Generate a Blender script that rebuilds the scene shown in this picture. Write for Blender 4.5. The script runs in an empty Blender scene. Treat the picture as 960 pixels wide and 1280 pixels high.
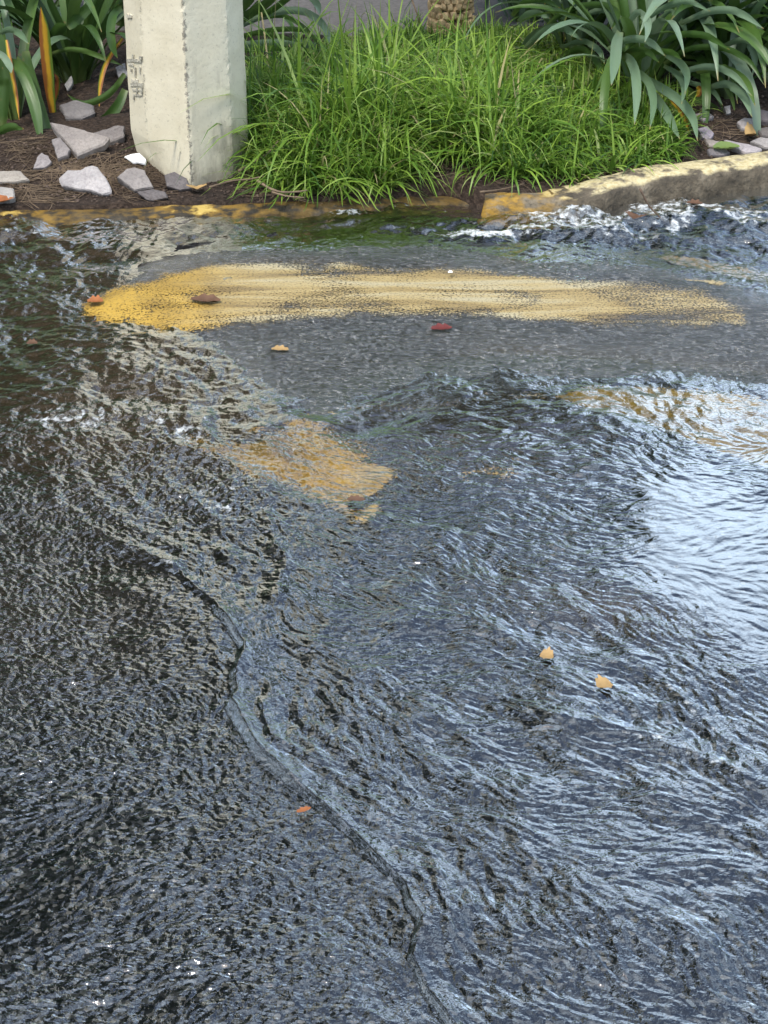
import bpy, bmesh, math, random
import numpy as np
from mathutils import Vector, Matrix, noise as mnoise
R = math.radians
SC = bpy.context.scene
COL = SC.collection
rng = np.random.default_rng(7)
random.seed(11)

# ------------------------------------------------------------------ camera
CAMH, PITCH, FPX = 1.6, R(28), 2300.0
cd = bpy.data.cameras.new('camera'); cam = bpy.data.objects.new('camera', cd); COL.objects.link(cam)
cam.location = (0, 0, CAMH); cam.rotation_euler = (math.pi/2-PITCH, 0, 0)
cd.sensor_fit = 'VERTICAL'; cd.sensor_height = 36; cd.lens = 36*FPX/1280
cd.clip_start = 0.05; cd.clip_end = 600
SC.camera = cam
# ------------------------------------------------------------------ sky, sun, exposure
SUN_EL, SUN_AZ = R(58), R(210)      # azimuth clockwise from +Y
w = bpy.data.worlds.new("World"); SC.world = w; w.use_nodes = True
nt = w.node_tree; bg = nt.nodes['Background']
sky = nt.nodes.new('ShaderNodeTexSky'); sky.sky_type = 'NISHITA'; sky.sun_disc = False
sky.sun_elevation = SUN_EL; sky.sun_rotation = SUN_AZ
sky.air_density = 1.0; sky.dust_density = 4.0; sky.ozone_density = 1.0
tc = nt.nodes.new('ShaderNodeTexCoord'); cn = nt.nodes.new('ShaderNodeTexNoise'); cr = nt.nodes.new('ShaderNodeValToRGB'); cm = nt.nodes.new('ShaderNodeMix')
cn.noise_dimensions = '4D'; cn.inputs['W'].default_value = 23.8; cn.inputs['Scale'].default_value = 2.6; cn.inputs['Detail'].default_value = 6; cn.inputs['Roughness'].default_value = .55
cr.color_ramp.elements[0].position = .41; cr.color_ramp.elements[1].position = .66
cm.data_type = 'RGBA'; cm.inputs[7].default_value = (10.6, 12.8, 15.2, 1)     # sunlit cloud
nt.links.new(tc.outputs['Generated'], cn.inputs['Vector']); nt.links.new(cn.outputs[0], cr.inputs[0]); nt.links.new(cr.outputs[0], cm.inputs[0])
nt.links.new(sky.outputs[0], cm.inputs[6]); nt.links.new(cm.outputs[2], bg.inputs[0]); bg.inputs[1].default_value = 0.10
sl = bpy.data.lights.new('sun', 'SUN'); so = bpy.data.objects.new('sun', sl); COL.objects.link(so)
sl.energy = 1.5; sl.angle = R(10); sl.color = (1, .94, .84)
so.rotation_euler = (math.pi/2-SUN_EL, 0, math.pi - SUN_AZ)
so.rotation_euler = Vector((-math.sin(SUN_AZ)*math.cos(SUN_EL), -math.cos(SUN_AZ)*math.cos(SUN_EL), -math.sin(SUN_EL))).to_track_quat('-Z', 'Y').to_euler()
SC.view_settings.view_transform = 'Standard'; SC.view_settings.look = 'None'
SC.view_settings.gamma = 1; SC.view_settings.exposure = 1.0
SC.cycles.use_denoising = True
SC.cycles.max_bounces = 8; SC.cycles.transparent_max_bounces = 12
SC.cycles.caustics_reflective = False; SC.cycles.caustics_refractive = False

# ------------------------------------------------------------------ photo geometry helpers
SP, CP = math.sin(PITCH), math.cos(PITCH)
EYE = Vector((0, 0, CAMH))
def ray(px, py):
    a, b = (px-480)/FPX, (640-py)/FPX
    return Vector((a, CP+b*SP, -SP+b*CP))
def gnd(px, py, z=0.0):
    d = ray(px, py); return EYE + d*((z-CAMH)/d.z)
def atY(px, py, Y):
    d = ray(px, py); return EYE + d*(Y/d.y)
def on_plane(px, py, p0, n):
    d = ray(px, py); return EYE + d*((p0-EYE).dot(n)/d.dot(n))
def project(P):
    x, y, z = P[0], P[1], P[2]-CAMH
    d = y*CP - z*SP
    return 480+FPX*x/d, 640-FPX*(y*SP+z*CP)/d
def inpoly(px, py, poly):
    c = False; n = len(poly)
    for i in range(n):
        x1, y1 = poly[i]; x2, y2 = poly[(i+1) % n]
        if (y1 > py) != (y2 > py) and px < (x2-x1)*(py-y1)/(y2-y1)+x1: c = not c
    return c

# ------------------------------------------------------------------ object helpers
def tag(o, label=None, cat=None, group=None, kind=None):
    if label: o['label'] = label
    if cat: o['category'] = cat
    if group: o['group'] = group
    if kind: o['kind'] = kind
    return o
def link(name, me, mat=None, parent=None, smooth=True):
    o = bpy.data.objects.new(name, me); COL.objects.link(o)
    if mat is not None and not me.materials: me.materials.append(mat)
    if parent is not None: o.parent = parent
    if smooth and len(me.polygons):
        me.polygons.foreach_set('use_smooth', np.ones(len(me.polygons), bool))
    return o
def empty(name, loc=(0, 0, 0)):
    o = bpy.data.objects.new(name, None); COL.objects.link(o); o.location = loc
    o.empty_display_size = .1; return o
def mesh_np(name, verts, faces):
    """verts (n,3) array, faces (m,k) int array with k constant"""
    me = bpy.data.meshes.new(name)
    verts = np.asarray(verts, np.float32); faces = np.asarray(faces, np.int32)
    k = faces.shape[1]
    me.vertices.add(len(verts)); me.vertices.foreach_set('co', verts.ravel())
    me.loops.add(faces.size); me.loops.foreach_set('vertex_index', faces.ravel())
    me.polygons.add(len(faces)); me.polygons.foreach_set('loop_start', np.arange(0, faces.size, k, dtype=np.int32))
    me.update(calc_edges=True)
    return me
def mesh_py(name, verts, faces):
    me = bpy.data.meshes.new(name); me.from_pydata([tuple(v) for v in verts], [], faces); me.update(); return me
def attr(me, name, vals):
    a = me.attributes.new(name, 'FLOAT', 'POINT'); a.data.foreach_set('value', np.asarray(vals, np.float32).ravel())

# ------------------------------------------------------------------ material helpers
class NT:
    def __init__(s, name):
        s.m = bpy.data.materials.new(name); s.m.use_nodes = True; s.t = s.m.node_tree
        s.t.nodes.clear(); s.out = s.t.nodes.new('ShaderNodeOutputMaterial')
    def n(s, typ, ins=None, **props):
        nd = s.t.nodes.new(typ)
        for k, v in props.items(): setattr(nd, k, v)
        for k, v in (ins or {}).items():
            if hasattr(v, 'links') or isinstance(v, bpy.types.NodeSocket): s.t.links.new(v, nd.inputs[k])
            else: nd.inputs[k].default_value = v
        return nd
    def coord(s, kind='Object'): return s.n('ShaderNodeTexCoord').outputs[kind]
    def geo(s): return s.n('ShaderNodeNewGeometry')
    def map(s, vec, scale=(1, 1, 1), rot=(0, 0, 0)):
        return s.n('ShaderNodeMapping', {'Vector': vec, 'Scale': scale, 'Rotation': rot}).outputs[0]
    def noise(s, vec, scale, detail=4, rough=.55, dist=0):
        return s.n('ShaderNodeTexNoise', {'Vector': vec, 'Scale': scale, 'Detail': detail, 'Roughness': rough, 'Distortion': dist}).outputs[0]
    def vor(s, vec, scale, out='Distance', feature='F1'):
        return s.n('ShaderNodeTexVoronoi', {'Vector': vec, 'Scale': scale}, feature=feature).outputs[out]
    def ramp(s, fac, stops, interp='LINEAR'):
        nd = s.n('ShaderNodeValToRGB', {'Fac': fac}); cr = nd.color_ramp; cr.interpolation = interp
        while len(cr.elements) < len(stops): cr.elements.new(.5)
        for e, (p, c) in zip(cr.elements, stops):
            e.position = p; e.color = (c, c, c, 1) if isinstance(c, (int, float)) else (*c, 1)
        return nd.outputs[0]
    def mix(s, fac, a, b, blend='MIX'):
        nd = s.n('ShaderNodeMix', data_type='RGBA', blend_type=blend)
        for i, v in ((0, fac), (6, a), (7, b)):
            if isinstance(v, bpy.types.NodeSocket): s.t.links.new(v, nd.inputs[i])
            else: nd.inputs[i].default_value = v if i == 0 else (*v, 1)
        return nd.outputs[2]
    def math(s, op, a, b=0.0, clamp=False):
        nd = s.n('ShaderNodeMath', operation=op, use_clamp=clamp)
        for i, v in enumerate((a, b)):
            if isinstance(v, bpy.types.NodeSocket): s.t.links.new(v, nd.inputs[i])
            else: nd.inputs[i].default_value = v
        return nd.outputs[0]
    def attr(s, name): return s.n('ShaderNodeAttribute', attribute_name=name).outputs['Fac']
    def bump(s, h, strength=.5, dist=.01, normal=None):
        d = {'Height': h, 'Strength': strength, 'Distance': dist}
        if normal is not None: d['Normal'] = normal
        return s.n('ShaderNodeBump', d).outputs[0]
    def pbsdf(s, color, rough=.6, normal=None, spec=.5, **kw):
        d = {'Base Color': color if isinstance(color, bpy.types.NodeSocket) else (*color, 1), 'Roughness': rough, 'Specular IOR Level': spec}
        if normal is not None: d['Normal'] = normal
        d.update(kw)
        return s.n('ShaderNodeBsdfPrincipled', d).outputs[0]
    def done(s, surf): s.t.links.new(surf, s.out.inputs[0]); return s.m

# ---- asphalt, wet
def m_asphalt():
    t = NT('wet_asphalt'); c = t.coord()
    v = t.vor(c, 140); vc = t.n('ShaderNodeTexVoronoi', {'Vector': c, 'Scale': 140}).outputs['Color']
    hue = t.n('ShaderNodeSeparateColor', {'Color': vc}).outputs[0]
    n1 = t.noise(c, 3.5, 6, .6); n2 = t.noise(c, 60, 4)
    col = t.ramp(hue, [(0, (.006, .007, .009)), (.5, (.018, .020, .024)), (.8, (.05, .053, .06)), (.93, (.11, .115, .12)), (1, (.24, .23, .22))])
    silt = t.math('MULTIPLY', t.attr('silt'), t.ramp(n2, [(.3, .35), (.7, 1.0)]), True)
    col = t.mix(silt, col, (.055, .040, .025))
    col = t.mix(t.ramp(n1, [(.35, .0), (.7, .45)]), col, (.02, .02, .022))
    n4 = t.noise(c, 120, 5, .7); v2 = t.vor(c, 75)
    hb = t.math('ADD', t.math('ADD', t.math('MULTIPLY', v, -.45), t.math('MULTIPLY', v2, -.4)), t.math('MULTIPLY', n4, 1.3))
    nr = t.bump(hb, t.ramp(n1, [(.35, .7), (.65, 1.0)]), .011)
    rnd = t.n('ShaderNodeVectorMath', {0: vc, 1: (.5, .5, .5)}, operation='SUBTRACT').outputs[0]
    sc_ = t.n('ShaderNodeVectorMath', {0: rnd, 'Scale': .95}, operation='SCALE').outputs[0]
    gn = t.n('ShaderNodeVectorMath', {0: t.n('ShaderNodeVectorMath', {0: nr, 1: sc_}, operation='ADD').outputs[0]}, operation='NORMALIZE').outputs[0]
    streak = t.noise(t.map(c, (3, 34, 1), (0, 0, R(-4))), 1.0, 5, .6)
    rough = t.ramp(streak, [(.3, .42), (.62, .2)])
    return t.done(t.pbsdf(col, rough, nr, t.math('MULTIPLY', t.attr('expo'), .4), **{'Coat Weight': t.attr('expo'), 'Coat IOR': 2.3, 'Coat Roughness': .10, 'Coat Normal': gn}))
# ---- road paint, worn
def m_paint(name='worn_yellow_paint', k=(1, 1, 1)):
    t = NT(name); c = t.coord()
    sn = t.noise(t.map(c, (2.2, 15, 1), (0, 0, R(-4))), 1.0, 6, .6, .8)
    n2 = t.noise(c, 170, 5, .75); n3 = t.noise(c, 9, 4)
    sat = t.attr('sat')
    pale = t.ramp(sn, [(.36, (.20, .15, .085)), (.44, (.35, .255, .11)), (.53, (.45, .345, .165)), (.62, (.48, .415, .265))])
    sv = t.ramp(n3, [(.35, (.27, .165, .03)), (.6, (.50, .315, .055))])
    col = t.mix(sat, pale, sv)
    col = t.mix(t.math('MULTIPLY', t.ramp(n2, [(.38, 1.0), (.5, 0.0)]), t.ramp(n3, [(.35, .95), (.65, .5)])), col, (.05, .045, .04))
    col = t.mix(1.0, col, k, 'MULTIPLY')
    dots = t.vor(c, 120)
    a = t.math('ADD', t.attr('paint'), t.math('MULTIPLY', t.math('SUBTRACT', t.math('ADD', t.math('MULTIPLY', n2, 1.0), t.math('MULTIPLY', sn, .3)), .65), 2.0))
    a = t.ramp(a, [(.40, 0.0), (.56, 1.0)])
    nr = t.bump(t.math('SUBTRACT', n2, t.math('MULTIPLY', dots, .5)), .5, .003)
    p = t.pbsdf(col, .38, nr, .5)
    tr = t.n('ShaderNodeBsdfTransparent').outputs[0]
    return t.done(t.n('ShaderNodeMixShader', {0: a, 1: tr, 2: p}).outputs[0])
# ---- water film
def m_water():
    t = NT('running_water'); c = t.coord()
    n = t.noise(c, 140, 2, .5)
    nr = t.bump(n, t.math('MULTIPLY', t.attr('rip'), 3.2), .0022)
    back = t.geo().outputs['Backfacing']; IOR = 1.36
    ior = t.math('ADD', IOR, t.math('MULTIPLY', back, 1/IOR-IOR))     # the film reflects alike from both sides
    fr = t.math('MULTIPLY', t.n('ShaderNodeFresnel', {'IOR': ior, 'Normal': nr}).outputs[0], 5.6, True)
    gl = t.n('ShaderNodeBsdfGlossy', {'Color': (.96, .98, 1, 1), 'Roughness': .05, 'Normal': nr}).outputs[0]
    tr = t.n('ShaderNodeBsdfTransparent', {'Color': (.90, .90, .86, 1)}).outputs[0]
    mk = t.n('ShaderNodeBsdfDiffuse', {'Color': (.070, .050, .030, 1)}).outputs[0]
    body = t.n('ShaderNodeMixShader', {0: t.attr('murk'), 1: tr, 2: mk}).outputs[0]
    s = t.n('ShaderNodeMixShader', {0: fr, 1: body, 2: gl}).outputs[0]
    fm = t.noise(c, 48, 6, .65)
    fa = t.math('ADD', t.attr('foam'), t.math('MULTIPLY', t.math('SUBTRACT', fm, .5), 1.3))
    fa = t.ramp(fa, [(.37, 0.0), (.68, .95)])
    fo = t.n('ShaderNodeBsdfDiffuse', {'Color': (.72, .76, .78, 1)}).outputs[0]
    return t.done(t.n('ShaderNodeMixShader', {0: fa, 1: s, 2: fo}).outputs[0])
def m_kerb(name='kerb_concrete', k=1.0):
    t = NT(name); c = t.coord(); g = t.geo()
    n1 = t.noise(c, 14, 6, .65); n2 = t.noise(c, 85, 5, .6); n3 = t.noise(t.map(c, (1, 1, 3)), 22, 5)
    base = t.ramp(n1, [(.3, (.040*k, .034*k, .026*k)), (.5, (.125*k, .102*k, .072*k)), (.72, (.28*k, .235*k, .17*k))])
    base = t.mix(t.ramp(n2, [(.5, 0.), (.7, .6)]), base, (.03, .028, .024))
    ochre = t.math('MULTIPLY', t.attr('ochre'), t.ramp(n3, [(.42, 0.), (.58, 1.)]))
    base = t.mix(ochre, base, (.36, .21, .03))
    nz = t.n('ShaderNodeSeparateXYZ', {0: g.outputs['Normal']}).outputs[2]
    top = t.ramp(t.math('ADD', nz, t.math('MULTIPLY', t.math('SUBTRACT', n1, .5), .8)), [(.55, 0.), (.8, 1.)])
    yel = t.ramp(n2, [(.35, (.42, .34, .17)), (.6, (.60, .52, .32))])
    yel = t.mix(t.attr('ochre'), yel, (.50, .34, .06))
    pa = t.ramp(t.math('ADD', t.attr('paint'), t.math('MULTIPLY', t.math('SUBTRACT', n3, .5), 1.6)), [(.42, 0.), (.62, 1.)])
    col = t.mix(t.math('MULTIPLY', top, pa), base, yel)
    return t.done(t.pbsdf(col, .75, t.bump(t.math('ADD', n1, n2), .7, .008), .3))
def m_soil():
    t = NT('dark_soil'); c = t.coord()
    n1 = t.noise(c, 9, 6, .65); n2 = t.noise(c, 90, 5, .65); v = t.vor(c, 70)
    col = t.ramp(n2, [(.3, (.018, .012, .009)), (.5, (.05, .034, .025)), (.75, (.14, .10, .075))])
    col = t.mix(t.ramp(n1, [(.4, 0.), (.7, .6)]), col, (.035, .028, .026))
    return t.done(t.pbsdf(col, .9, t.bump(t.math('ADD', n2, t.math('MULTIPLY', v, .7)), 1., .012), .2))
def m_stone():
    t = NT('slate_stone'); c = t.coord(); oi = t.n('ShaderNodeObjectInfo')
    n1 = t.noise(c, 12, 5, .6); n2 = t.noise(c, 130, 5, .65)
    col = t.ramp(n1, [(.3, (.16, .152, .148)), (.7, (.29, .276, .262))])
    col = t.mix(t.ramp(n2, [(.3, .5), (.55, 0.)]), col, (.10, .09, .09))
    col = t.mix(1.0, col, oi.outputs['Color'], 'MULTIPLY')
    return t.done(t.pbsdf(col, .8, t.bump(t.math('ADD', n2, n1), .6, .006), .3))
def m_pole():
    t = NT('cream_painted_concrete'); c = t.coord()
    z = t.n('ShaderNodeSeparateXYZ', {0: c}).outputs[2]
    n1 = t.noise(c, 7, 6, .6); n2 = t.noise(c, 120, 5, .65); n3 = t.noise(t.map(c, (14, 14, 3)), 3, 6, .65)
    v = t.vor(c, 55)
    col = t.ramp(n1, [(.3, (.62, .565, .42)), (.7, (.74, .69, .545))])
    col = t.mix(t.math('MULTIPLY', t.ramp(n2, [(.30, 1.), (.42, 0.)]), .55), col, (.36, .33, .26))
    col = t.mix(t.math('MULTIPLY', t.ramp(v, [(.035, 1.), (.08, 0.)]), t.ramp(n1, [(.5, 0.), (.62, .8)])), col, (.10, .09, .07))
    chip = t.math('ADD', t.attr('chip'), t.math('MULTIPLY', t.math('SUBTRACT', n2, .5), 2.2))
    col = t.mix(t.ramp(chip, [(.36, 0.), (.62, .85)]), col, (.20, .185, .155))
    dirt = t.math('ADD', t.attr('dirt'), t.math('MULTIPLY', t.math('SUBTRACT', n3, .5), 1.3))
    col = t.mix(t.ramp(dirt, [(.45, 0.), (1.0, .65)]), col, (.17, .15, .115))
    h = t.math('ADD', t.math('MULTIPLY', n2, .7), t.math('MULTIPLY', v, .4))
    return t.done(t.pbsdf(col, .62, t.bump(h, .22, .005), .3))
def m_flat(name, col, rough=.8, var=.25, scale=40, spec=.3):
    t = NT(name); c = t.coord(); n = t.noise(c, scale, 5, .6)
    lo = tuple(x*(1-var) for x in col); hi = tuple(min(1, x*(1+var)) for x in col)
    return t.done(t.pbsdf(t.ramp(n, [(.3, lo), (.7, hi)]), rough, t.bump(n, .4, .004), spec))
def m_leaf(name, dark, mid, pale, spec=.55, rough=.34, trans=.25):
    t = NT(name); oi = t.n('ShaderNodeObjectInfo'); u = t.attr('u'); vv = t.attr('v')
    c = t.coord()
    base = t.ramp(oi.outputs['Random'], [(0, dark), (.55, mid), (1, pale)])
    n = t.noise(c, 18, 4); vein = t.n('ShaderNodeTexWave', {'Vector': t.n('ShaderNodeCombineXYZ', {0: vv}).outputs[0], 'Scale': 7.0, 'Distortion': 0.0}).outputs[1]
    base = t.mix(t.math('MULTIPLY', n, .35), base, pale)
    base = t.mix(t.math('MULTIPLY', vein, .22), base, dark)
    spot = t.math('MULTIPLY', t.ramp(t.noise(c, 42, 3), [(.68, 0.), (.74, .7)]), t.ramp(oi.outputs['Random'], [(.3, .2), (.8, 1.)]))
    base = t.mix(spot, base, (.20, .15, .05))
    tip = t.ramp(t.math('ADD', u, t.math('MULTIPLY', t.math('SUBTRACT', n, .5), .1)), [(.955, 0.), (1.0, .8)])
    base = t.mix(tip, base, (.34, .22, .06))
    base = t.mix(t.ramp(u, [(0., .55), (.16, 0.)]), base, (.20, .24, .08))
    nr = t.bump(vein, .15, .002)
    p = t.pbsdf(base, rough, nr, spec)
    tl = t.n('ShaderNodeBsdfTranslucent', {'Color': base}).outputs[0]
    return t.done(t.n('ShaderNodeMixShader', {0: trans, 1: p, 2: tl}).outputs[0])
def m_dying(name, a, b):
    t = NT(name); u = t.attr('u'); vv = t.attr('v'); c = t.coord()
    n = t.noise(t.map(c, (1, 1, .3)), 60, 5)
    f = t.math('ADD', vv, t.math('MULTIPLY', t.math('SUBTRACT', n, .5), .5))
    col = t.ramp(f, [(.12, (.14, .22, .03)), (.3, a), (.55, a), (.75, b), (1, b)])
    p = t.pbsdf(col, .5, None, .4)
    tl = t.n('ShaderNodeBsdfTranslucent', {'Color': col}).outputs[0]
    return t.done(t.n('ShaderNodeMixShader', {0: .25, 1: p, 2: tl}).outputs[0])
def m_grass():
    t = NT('grass_blades'); u = t.attr('u'); r = t.attr('r')
    col = t.ramp(r, [(0, (.035, .09, .02)), (.35, (.12, .235, .03)), (.7, (.27, .41, .06)), (.9, (.38, .50, .15)), (.955, (.30, .36, .13)), (1, (.45, .38, .20))])
    col = t.mix(t.ramp(u, [(0, .6), (.25, 0.)]), col, (.19, .21, .08))
    p = t.pbsdf(col, .42, None, .4)
    tl = t.n('ShaderNodeBsdfTranslucent', {'Color': col}).outputs[0]
    return t.done(t.n('ShaderNodeMixShader', {0: .35, 1: p, 2: tl}).outputs[0])
def m_crown(name, dark, pale):
    t = NT(name); r = t.attr('r')
    col = t.ramp(r, [(0, dark), (1, pale)])
    return t.done(t.n('ShaderNodeMixShader', {0: .25, 1: t.pbsdf(col, .6, None, .3), 2: t.n('ShaderNodeBsdfTranslucent', {'Color': col}).outputs[0]}).outputs[0])

M = dict(asphalt=m_asphalt(), dry=m_flat('dry_asphalt', (.115, .108, .105), .9, .3, 60), paint=m_paint(), gold=m_paint('drowned_gold_paint', (1.45, 1.35, 1.1)), olive=m_paint('drowned_olive_paint', (.80, .82, .45)), water=m_water(), kerb=m_kerb(), kerbw=m_kerb('wet_kerb_concrete', .32), soil=m_soil(), stone=m_stone(), pole=m_pole(),
    leaf=m_leaf('strap_leaf_green', (.030, .072, .014), (.06, .13, .024), (.11, .19, .05)),
    leafb=m_leaf('strap_leaf_bluish', (.10, .175, .085), (.15, .235, .14), (.23, .31, .22), .6, .38, .2),  # paler bluish copy: sky sheen on the upper sides put into the colour
    orange=m_dying('dying_leaf_orange', (.62, .36, .03), (.28, .10, .025)),
    russet=m_dying('dying_leaf_russet', (.36, .11, .03), (.22, .07, .025)),
    grass=m_grass(), straw=m_flat('dry_straw', (.17, .125, .085), .9, .6, 9), crumb=m_flat('soil_crumb', (.085, .062, .05), .95, .8, 30), twig=m_flat('twig_bark', (.13, .09, .065), .85),
    bark=m_flat('tan_bark', (.45, .33, .19), .9, .45, 60), barkd=m_flat('dark_bark', (.10, .075, .055), .9),
    leaf_red=m_flat('leaf_dark_red', (.13, .028, .025), .5), leaf_brown=m_flat('leaf_brown', (.12, .065, .04), .5),
    leaf_orange=m_flat('leaf_orange', (.30, .11, .04), .5), leaf_tan=m_flat('leaf_tan', (.36, .235, .10), .5),
    white=m_flat('white_scrap', (.80, .80, .80), .6, .05), scuff=m_flat('scuff_grey', (.42, .40, .33), .8, .6, 200),
    scuffl=m_flat('scuff_light_grey', (.54, .51, .42), .8, .35, 200), weed=m_leaf('weed_leaf', (.10, .20, .04), (.14, .26, .06), (.2, .32, .09)),
    crown=m_crown('tree_leaves', (.014, .034, .010), (.038, .078, .020)), yucca=m_crown('yucca_leaves', (.03, .06, .025), (.09, .14, .06)))

# ================================================================== GROUND RASTER (world space, metres)
RES = 0.0024
X0, X1, Y0, Y1 = -1.25, 1.25, 1.46, 4.95
gx = np.arange(X0, X1, RES, dtype=np.float32); gy = np.arange(Y0, Y1, RES, dtype=np.float32)
NX, NY = len(gx), len(gy)
GX, GY = np.meshgrid(gx, gy)
def px_of(GX, GY, z=.022):
    d = GY*CP - (z-CAMH)*SP
    return (480+FPX*GX/d).astype(np.float32), (640-FPX*(GY*SP+(z-CAMH)*CP)/d).astype(np.float32)
U, V = px_of(GX, GY)
kx = np.fft.rfftfreq(NX).astype(np.float32); ky = np.fft.fftfreq(NY).astype(np.float32)
def blur(a, s):
    return np.fft.irfft2(np.fft.rfft2(a)*np.exp(-2*(math.pi*s)**2*(kx[None, :]**2+ky[:, None]**2)), s=a.shape).astype(np.float32)
def gnoise(s):
    a = blur(rng.standard_normal((NY, NX)).astype(np.float32), s*.0035/RES); return a/a.std()
NSA, NSB, NSC = gnoise(5), gnoise(14), gnoise(40)
# slightly wandering picture coordinates so that no border runs ruler-straight
WU = U + 6*NSB + 3*NSA + 8*NSC; WV = V + 3*NSB + 1.5*NSA + 4*NSC
def sst(x, a, b):
    t = np.clip((x-a)/(b-a), 0, 1); return t*t*(3-2*t)
def seg_dist(P, U, V):
    """distance (and signed side) in px to an open polyline"""
    best = np.full(U.shape, 1e9, np.float32); side = np.zeros(U.shape, np.float32)
    for (x1, y1), (x2, y2) in zip(P[:-1], P[1:]):
        dx, dy = x2-x1, y2-y1; L = dx*dx+dy*dy
        t = np.clip(((U-x1)*dx+(V-y1)*dy)/L, 0, 1)
        ex, ey = U-(x1+t*dx), V-(y1+t*dy)
        d = np.hypot(ex, ey); m = d < best
        best = np.where(m, d, best); side = np.where(m, np.sign(dx*(V-y1)-dy*(U-x1)), side)
    return best, side
def pmask(P, soft=8, U=None, V=None):
    U = WU if U is None else U; V = WV if V is None else V
    d, _ = seg_dist(list(P)+[P[0]], U, V)
    ins = np.zeros(U.shape, bool); n = len(P)
    for i in range(n):
        x1, y1 = P[i]; x2, y2 = P[(i+1) % n]
        if y1 == y2: continue
        c = ((y1 > V) != (y2 > V)) & (U < (x2-x1)*(V-y1)/(y2-y1)+x1); ins ^= c
    return sst(np.where(ins, d, -d), -soft, soft)
def blob(cx, cy, rx, ry, ang=0):
    a = R(ang); dx, dy = WU-cx, WV-cy
    p = (dx*math.cos(a)+dy*math.sin(a))/rx; q = (-dx*math.sin(a)+dy*math.cos(a))/ry
    return np.exp(-(p*p+q*q)).astype(np.float32)

# ---- flow directions (picture degrees, clockwise from right), then turned into ground directions
FL = [(60,300,0),(200,300,-10),(450,280,5),(700,295,5),(900,290,0),(900,340,10),(60,400,20),(60,480,30),(200,480,25),(150,560,40),
(80,620,60),(180,650,40),(60,750,20),(300,380,-4),(500,370,0),(700,380,6),(900,400,8),(400,450,-8),(600,450,0),(850,440,5),
(350,530,20),(450,560,25),(300,620,35),(400,640,25),(550,520,-8),(650,520,-5),(600,580,-12),(700,600,-8),(800,540,12),(900,560,20),
(850,650,12),(920,700,15),(900,780,22),(930,830,28),(550,660,15),(500,720,10),(650,720,10),(750,720,15),(400,720,25),(300,720,45),
(300,800,60),(380,850,45),(480,820,20),(600,820,10),(700,800,35),(800,820,35),(450,950,50),(550,920,35),(650,920,30),(800,940,32),
(900,1000,35),(480,1050,50),(600,1030,42),(750,1050,33),(900,1100,35),(540,1180,70),(620,1170,40),(750,1180,30),(900,1220,35),
(700,1260,30),(60,850,5),(200,850,-5),(200,950,15),(60,1000,-8),(60,1150,-10),(200,1150,-12),(350,1100,-5),(400,1200,0),(200,1260,-15)]
K = 8
u8, v8 = WU[::K, ::K], WV[::K, ::K]
sc_, ss_ = np.zeros_like(u8), np.zeros_like(u8)
for a, b, th in FL:
    wgt = np.exp(-((u8-a)**2+(v8-b)**2)/(2*62.**2)) + 40./((u8-a)**2+(v8-b)**2+3e3)**1.0*1e-1
    sc_ += wgt*math.cos(2*R(th)); ss_ += wgt*math.sin(2*R(th))
th = .5*np.arctan2(ss_, sc_) + .18*NSC[::K, ::K] + .20*NSB[::K, ::K] + .22*NSA[::K, ::K]*1.0
tu, tv = np.cos(th), np.sin(th)
uu, vv8 = U[::K, ::K], V[::K, ::K]
ux = np.gradient(uu, axis=1)/(RES*K); uy = np.gradient(uu, axis=0)/(RES*K)
vx = np.gradient(vv8, axis=1)/(RES*K); vy = np.gradient(vv8, axis=0)/(RES*K)
det = ux*vy-uy*vx
fx, fy = (vy*tu-uy*tv)/det, (-vx*tu+ux*tv)/det
# keep the foreshortening in check so that ripples stay ripples from any side
l = np.hypot(fx, fy); fx, fy = fx/l, fy/l
FX = np.repeat(np.repeat(fx, K, 0), K, 1)[:NY, :NX].astype(np.float32); FY = np.repeat(np.repeat(fy, K, 0), K, 1)[:NY, :NX].astype(np.float32)
FX, FY = blur(FX, K*.6), blur(FY, K*.6); l = np.hypot(FX, FY)+1e-6; FX /= l; FY /= l
def lic(N, L, step=1.0, k=1):
    """noise N smeared along the flow; k = coarsening of the raster"""
    n = N[::k, ::k]; fx, fy = FX[::k, ::k], FY[::k, ::k]; h, w_ = n.shape
    acc = n.copy(); tot = 1.0
    JJ, II = np.meshgrid(np.arange(w_, dtype=np.float32), np.arange(h, dtype=np.float32))
    for sgn in (1, -1):
        x, y = JJ.copy(), II.copy()
        for s in range(L):
            xi = np.clip(x+.5, 0, w_-1).astype(np.int32); yi = np.clip(y+.5, 0, h-1).astype(np.int32)
            x += sgn*step*fx[yi, xi]; y += sgn*step*fy[yi, xi]
            xi = np.clip(x+.5, 0, w_-1).astype(np.int32); yi = np.clip(y+.5, 0, h-1).astype(np.int32)
            wt = math.cos(.5*math.pi*(s+1)/(L+1))**2
            acc += wt*n[yi, xi]; tot += wt
    if k > 1:
        acc = np.repeat(np.repeat(acc, k, 0), k, 1)[:NY, :NX]; acc = blur(acc, k*.7)
    g0, g1 = np.gradient(acc, RES)
    return acc/np.sqrt((g0**2+g1**2).mean())
mLong = np.clip(pmask([(400,640),(700,470),(1200,470),(1200,1500),(520,1500),(500,1150),(430,1040),(330,940),(310,820)], 60)+.5*blob(640, 560, 200, 80), 0, 1)
HF = lic(gnoise(.46), 2)*(1-mLong)+lic(gnoise(.6), 5)*mLong; HM = lic(gnoise(1.4), 4)*(1-mLong)+lic(gnoise(1.35), 9)*mLong; HC = lic(gnoise(5), 10, 1, 2); HL = lic(gnoise(15), 14, 1, 4)

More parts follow.
